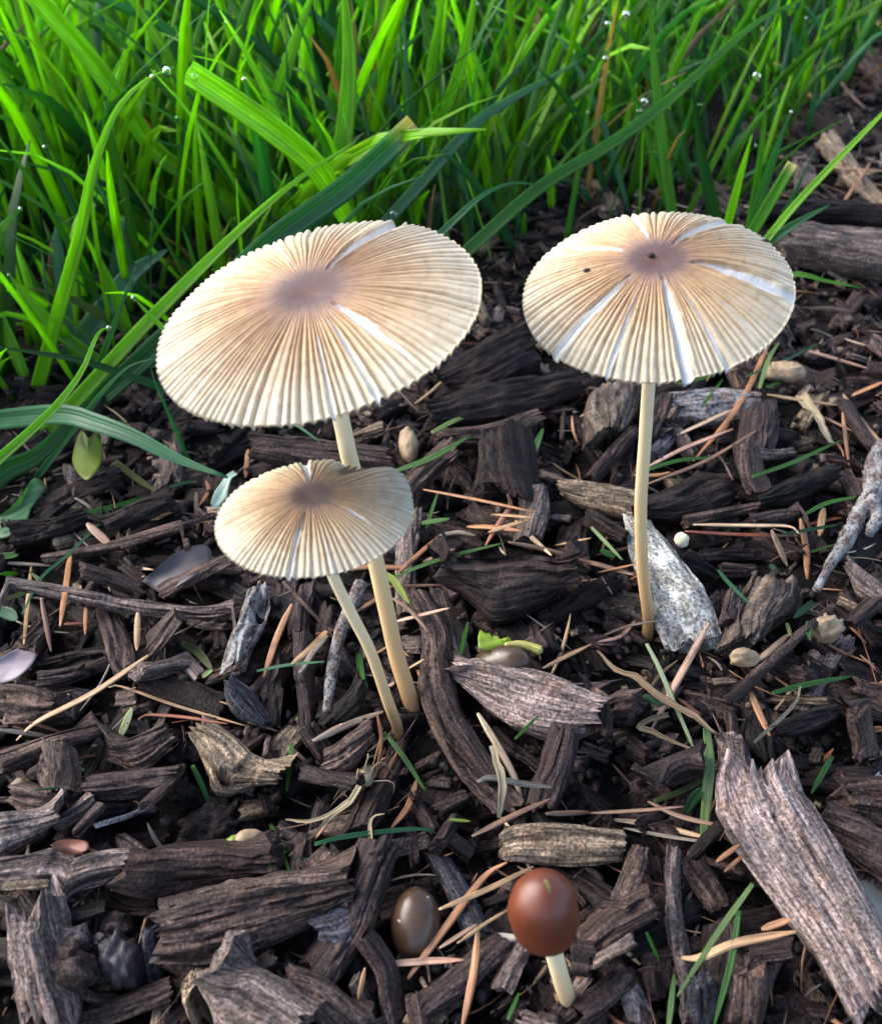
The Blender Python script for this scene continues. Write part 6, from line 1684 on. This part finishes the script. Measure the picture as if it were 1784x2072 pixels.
# ------------------------------------------------------------------ grass
BLADES = [  # (crop, base-to-tip points, width, colour, Y of base or None, lean, tip, label or None, colour at the tip, [droplets: (position along, radius)])
    ('S', [(70, 805), (110, 660), (160, 480), (190, 340), (235, 225), (290, 165), (352, 135)], 28, 'bright', None, 1.0, 'fade', 'arching bright blade bowed over with drops at its tip', None, [(.99, .13), (.95, .07)]),
    ('S', [(700, 440), (645, 345), (562, 270), (470, 205), (380, 145)], 46, 'bright', 21.5, -1.5, 'grow', 'broad bright folded blade tip with a torn end', None, [(.99, .12)]),
    ('S', [(172, 790), (300, 650), (480, 470), (600, 365), (720, 285)], 28, 'bright', 17.5, 3.0, 'fade', 'long slanting bright blade passing behind the tilted cap', None, []),
    ('S', [(330, 690), (440, 590), (560, 480), (700, 378), (838, 250)], 46, 'dark', 18.5, 2.0, 'cut', 'wide dark blue-green blade with a cut end behind the tilted cap', 'teal', []),
    ('S', [(655, 455), (685, 330), (702, 220), (706, 90), (690, -60)], 36, 'mid', 23.5, 1.0, 'point', 'upright stout blade standing behind the tilted cap', 'bright', []),
    ('S', [(495, 430), (542, 256), (599, 77), (650, -60)], 27, 'mid', 25.0, 1.0, 'point', 'green blade rising behind the broad folded blade tip', 'bright', []),
    ('S', [(478, 200), (501, 118), (512, 36), (530, -60)], 24, 'mid', 27.0, 0, 'point', 'short straight green blade behind the folded blade tip with a drop on it', 'bright', [(.7, .07)]),
    ('S', [(376, 545), (371, 410), (381, 205), (379, -40)], 27, 'mid', 24.5, 1.0, 'point', 'tall upright dark-based blade standing beside the slanting bright blade', 'bright', [(.62, .07)]),
    ('S', [(385, 355), (317, 307), (246, 205), (169, 102), (77, 0), (30, -50)], 34, 'bright', 25.0, -1.0, 'cut', 'long bright blade leaning across the lawn toward the arching blade', None, []),
    ('S', [(178, 380), (138, 256), (77, 102), (46, 10), (20, -60)], 30, 'bright', 25.0, 0, 'point', 'bright upright blade leaning behind the arching blade', 'lime', []),
    ('S', [(84, 530), (61, 384), (31, 281), (0, 154), (-40, 0)], 19, 'bright', None, 0, 'point', 'slim bright blade leaning away at the foot of the arching blade', None, []),
    ('S', [(200, 535), (159, 440), (102, 307), (15, 169), (-60, 60)], 20, 'bright', None, 0, 'point', 'slim bright blade crossing the arching blade low down', None, []),
    ('S', [(125, 370), (100, 320), (84, 266), (79, 205)], 15, 'teal', 23, 0, 'fade', 'short blue-green blade ending in a drop beside the arching blade', None, [(.8, .11)]),
    ('S', [(700, 230), (747, 169), (810, 105), (870, 46)], 23, 'mid', 26, 1, 'point', 'slanting green blade with a drop at its tip behind the cut dark blade', None, [(.9, .12)]),
    ('S', [(844, 320), (865, 179), (895, 0), (905, -60)], 20, 'mid', 27, 0, 'point', 'upright green blade beyond the cut dark blade', 'bright', []),
    ('S', [(866, 240), (880, 100), (893, -40)], 18, 'bright', 28, 0, 'point', 'narrow bright blade beyond the cut dark blade', None, []),
    ('S', [(873, 315), (932, 128), (958, 0), (968, -60)], 23, 'mid', 26, 0, 'point', 'upright green blade with a drop halfway, behind the sideways blue-green blade', 'bright', [(.65, .07)]),
    ('S', [(1000, 210), (1040, 113), (1091, 0), (1110, -50)], 19, 'mid', 29, 0, 'point', 'upright green blade crossing behind the sideways blue-green blade tip', 'bright', []),
    ('S', [(1118, 125), (1145, 60), (1180, -30)], 15, 'bright', 30, 0, 'point', 'short bright blade with a drop above the sideways blue-green blade', None, [(.5, .08)]),
    ('S', [(865, 355), (958, 251), (1025, 205), (1110, 158), (1180, 118)], 22, 'teal', 24, 3, 'point', 'blue-green blade bent sideways with a drop between the caps', 'blue', [(.36, .17), (.05, .12)]),
    ('S', [(1176, 310), (1198, 184), (1224, 118), (1250, 65), (1266, 28)], 11, 'mid', 26, 1, 'fade', 'thin blade curving to a drop at its tip behind the lone cap', None, [(1.0, .15), (.82, .11), (.6, .08)]),
    ('S', [(1328, 340), (1280, 184), (1250, 92)], 13, 'mid', 25.5, 0, 'fade', 'thin green blade bending toward the drop-tipped thin blade', None, [(.72, .1)]),
    ('S', [(1360, 435), (1340, 290), (1326, 154), (1311, -30)], 20, 'mid', 24.5, 1, 'point', 'tall straight green blade directly behind the middle of the lone cap', None, []),
    ('S', [(1338, 215), (1367, 133), (1429, 0), (1450, -50)], 15, 'mid', 29, 0, 'point', 'narrow green blade crossing behind the very long slanting blade', 'bright', []),
    ('S', [(948, 505), (1091, 379), (1220, 300), (1332, 220), (1429, 133), (1536, 41), (1640, -8)], 24, 'dark', 21, 6, 'point', 'very long slanting blade rising behind the lone cap', 'mid', []),
    ('S', [(1085, 375), (1127, 338), (1198, 256), (1239, 220), (1275, 205), (1311, 206)], 11, 'mid', 24, 1.5, 'fade', 'thin blade curled over with a hanging drop', None, [(.985, .17)]),
    ('S', [(878, 485), (958, 409), (1000, 382), (1040, 370), (1091, 373)], 21, 'teal', 21, 1, 'fade', 'arched blue-green blade between the two large caps', None, []),
    ('S', [(1440, 335), (1505, 205), (1551, 102), (1577, 0), (1585, -50)], 11, 'mid', 27, 0, 'fade', 'thin tall blade carrying a large drop near the end of the lawn', 'bright', [(.65, .18)]),
    ('S', [(1520, 430), (1535, 340), (1546, 246), (1551, 128)], 15, 'mid', 24, 0, 'fade', 'thin straight blade below the large drop', None, []),
    ('S', [(1446, 440), (1418, 307), (1400, 165)], 30, 'dark', 23, 0, 'fade', 'short broad dark blade standing behind the lone cap', None, []),
    ('S', [(1474, 445), (1500, 348), (1521, 272)], 17, 'bright', 23, 0, 'point', 'short bright pointed blade beside the short broad dark blade', None, []),
    ('S', [(1530, 425), (1572, 297), (1600, 226)], 18, 'mid', 23, 0, 'point', 'green blade with a drop on its pale tip by the grey log', 'teal', [(1.0, .07)]),
    ('S', [(1524, 465), (1557, 409), (1604, 330)], 22, 'mid', 22, 0, 'cut', 'stubby cut-off blade by the grey log', None, []),
    ('S', [(1565, 465), (1608, 389), (1646, 305)], 9, 'teal', 22, 0, 'point', 'very thin blue-green blade by the grey log', None, []),
    ('S', [(1550, 485), (1613, 409), (1690, 327), (1784, 230), (1850, 160)], 14, 'bright', 21.5, 1, 'point', 'lone bright blade reaching out over the grey log', None, []),
    ('S', [(1555, 490), (1613, 450), (1678, 414)], 25, 'dark', 21.5, 0, 'point', 'short drooping dark blade beside the lone cap', 'teal', []),
    ('S', [(-20, 945), (60, 874), (119, 815), (167, 749), (191, 689), (205, 668), (220, 664)], 26, 'mid', 13.8, 3.0, 'fade', 'strong curved blade with a bent-over tip growing at the bed edge', 'bright', [(1.0, .1)]),
    ('S', [(-30, 985), (75, 922), (149, 845), (200, 790)], 60, 'dark', 13.6, 3.2, 'fade', 'wide dark folded blade lying behind the strong curved blade', None, []),
    ('S', [(120, 838), (185, 853), (269, 883), (358, 928), (460, 966)], 40, 'blue', 15.6, -1.8, 'point', 'broad drooping blue-green blade pointing at the small mushroom', 'teal', []),
    ('S', [(179, 830), (209, 791), (254, 746), (285, 732), (318, 724)], 14, 'teal', 16.0, 0, 'fade', 'thin arched blue-green blade reaching to the rim of the tilted cap', 'blue', []),
    ('S', [(204, 730), (239, 636), (275, 538)], 16, 'mid', 18, 0, 'fade', 'slender green blade standing between the curved and the slanting blade', 'teal', []),
    ('S', [(335, 668), (299, 633), (266, 597)], 15, 'lime', 18, 0, 'point', None, 'bright', [(.98, .1)]),
    ('S', [(262, 680), (239, 612), (209, 546), (170, 471)], 20, 'bright', 20, 0, 'point', 'bright blade leaning back behind the slender green one', None, []),
    ('S', [(178, 716), (119, 671), (60, 606), (18, 556)], 24, 'mid', 19, 0, 'point', 'green blade crossing behind the foot of the arching blade', 'bright', [(1.0, .07)]),
    ('S', [(195, 738), (90, 716), (-20, 700)], 16, 'dark', 17.5, 0, 'point', 'low dark blade lying across behind the strong curved blade', None, []),
    ('S', [(228, 650), (134, 600), (54, 583)], 18, 'mid', 20, 0, 'point', 'low olive-tipped blade crossing behind the arching blade', 'olive', []),
    ('S', [(206, 635), (240, 590), (269, 552), (338, 505)], 44, 'blue', 20.5, 1, 'point', 'wide pale blue-green blade lying low beside the tilted cap', 'blue', []),
    ('S', [(560, 842), (600, 860), (655, 900)], 14, 'teal', 15.5, -1.0, 'point', 'small blue-green blade tip under the rim of the tilted cap', None, []),
    ('S', [(1590, 556), (1660, 566), (1742, 582)], 16, 'teal', 20.0, -0.6, 'point', 'low blue-green blade poking out from behind the lone cap', 'mid', []),
    ('S', [(325, 800), (312, 770), (305, 740)], 9, 'teal', 16.2, 0, 'fade', 'tiny blade with a drop hanging beside the rim of the tilted cap', None, [(.0, .12)]),
]
BL_LAB = {'bright': 'bright yellow-green grass blade standing at the front of the lawn', 'mid': 'plain green grass blade standing at the front of the lawn', 'teal': 'blue-green grass blade standing at the front of the lawn',
          'dark': 'dark green grass blade standing at the front of the lawn', 'lime': 'short lime grass blade standing beside the tilted cap', 'blue': 'pale blue-green grass blade at the front of the lawn'}


def droplet(p, r_, seed, label=None, group=None):
    r_ = r_ * 0.66
    V, F, A = blob_shape(np.asarray(p) - np.array([0, 0, r_ * 0.35]), (r_ * 1.1, r_ * .95, r_ * .95), (1, 1, 1), seed, 14, 18, 0.03, 1.0, axis=(0, 0, 1))
    return tag(mesh_obj('water_droplet', V, F, M_WATER), label or 'clear round dew drop on a grass blade', 'water drop', group or 'dew drops on the grass')


for bi, (crop, pts, w, colour, Y, dy, tip, lab, c2, drops) in enumerate(BLADES):
    o, path = grow_blade(lab or BL_LAB[colour], crop, pts, w, colour, Y, dy, tip, None if lab else '%s lawn-edge blades' % colour, c2)
    for t, r_ in drops:
        droplet(path[int(round(t * 59))], r_, 500 + bi)


def lawn():
    r = np.random.default_rng(33)
    b = Batch()
    tips = []

    def one(x, y, hgt, w, far):
        left = np.clip((6 - x) / 22, 0, 1)  # backlight on this side is put into colour: more bright blades toward it
        a = r.random() * 2 * np.pi
        lean = (0.10 + (0.75 if r.random() < 0.8 else 1.15) * r.random() ** 1.2) * hgt
        dx, dy = math.cos(a) * lean - 0.12 * hgt * (r.random() < 0.6), math.sin(a) * lean
        droop = hgt * (0.22 * r.random() ** 5)
        z0 = float(soil(x, y)) - 0.05
        base = np.array([x, y, z0])
        cu = 0.25 * r.random()
        m1 = base + np.array([dx * (0.36 - 0.4 * cu), dy * (0.36 - 0.4 * cu), hgt * 0.40])
        m2 = base + np.array([dx * (0.74 - 0.4 * cu), dy * (0.74 - 0.4 * cu), hgt * 0.76])
        tp = base + np.array([dx * 1.1, dy * 1.1, hgt - droop])
        u = r.random()
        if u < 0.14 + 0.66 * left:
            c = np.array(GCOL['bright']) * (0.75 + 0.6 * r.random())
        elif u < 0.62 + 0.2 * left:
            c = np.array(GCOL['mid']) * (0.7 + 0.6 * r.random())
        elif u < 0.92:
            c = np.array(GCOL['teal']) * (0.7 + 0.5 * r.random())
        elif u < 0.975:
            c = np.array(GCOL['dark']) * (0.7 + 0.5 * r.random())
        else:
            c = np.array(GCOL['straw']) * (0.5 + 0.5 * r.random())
        fa = np.array([math.cos(a + 1.3 * (r.random() - .5)), math.sin(a), 0.1]) if r.random() < 0.4 else None
        n = 5 if far else 8
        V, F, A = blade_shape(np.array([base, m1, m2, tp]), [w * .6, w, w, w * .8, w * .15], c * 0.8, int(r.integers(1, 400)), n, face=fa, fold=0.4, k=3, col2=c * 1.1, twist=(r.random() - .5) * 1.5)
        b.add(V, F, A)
        if not far and r.random() < 0.07:
            tips.append(tp)

    cnt = 0
    for i in range(26000):
        if cnt > 6200:
            break
        y = 12 + 75 * r.random() ** 1.25
        x = (r.random() * 2 - 1) * (8 + y * 0.52)
        d = lawn_depth(x, y)
        if d < 0:
            continue
        clump = fbm(x * 0.35, y * 0.35, 44, 3)
        right = np.clip((x - 3) / 9, 0, 1)
        dens = sstep(-0.5, 2.8, d) * (0.3 + 0.7 * sstep(0.40, 0.58, clump)) * (1 - 0.5 * right) + 0.07
        if r.random() > dens:
            continue
        hgt = (2.8 + 6.4 * r.random()) * (0.55 + 0.45 * sstep(0, 7, d)) * (1 - 0.25 * right)
        one(x, y, hgt, (0.075 + 0.21 * r.random() ** 1.6) * (1 + 0.25 * np.clip((4 - x) / 12, 0, 1)), y > 42)
        cnt += 1
    # low sprouts between the tall blades
    for i in range(3200):
        y = 12 + 45 * r.random() ** 1.3
        x = (r.random() * 2 - 1) * (8 + y * 0.52)
        d = lawn_depth(x, y)
        if d < 0.5 or r.random() > sstep(0.5, 4, d):
            continue
        one(x, y, 0.8 + 1.8 * r.random(), 0.10 + 0.12 * r.random(), True)
    kind(b.build('lawn_grass', M_GRASS), 'stuff')['label'] = 'dense wet green lawn grass behind the mushrooms'
    k = 0
    for p in tips:
        if visible(p) and k < 60 and p[1] < 40:
            droplet(p, 0.05 + 0.07 * r.random(), 700 + k, 'small dew drop on the tip of a lawn blade', 'dew drops in the lawn')
            k += 1


lawn()
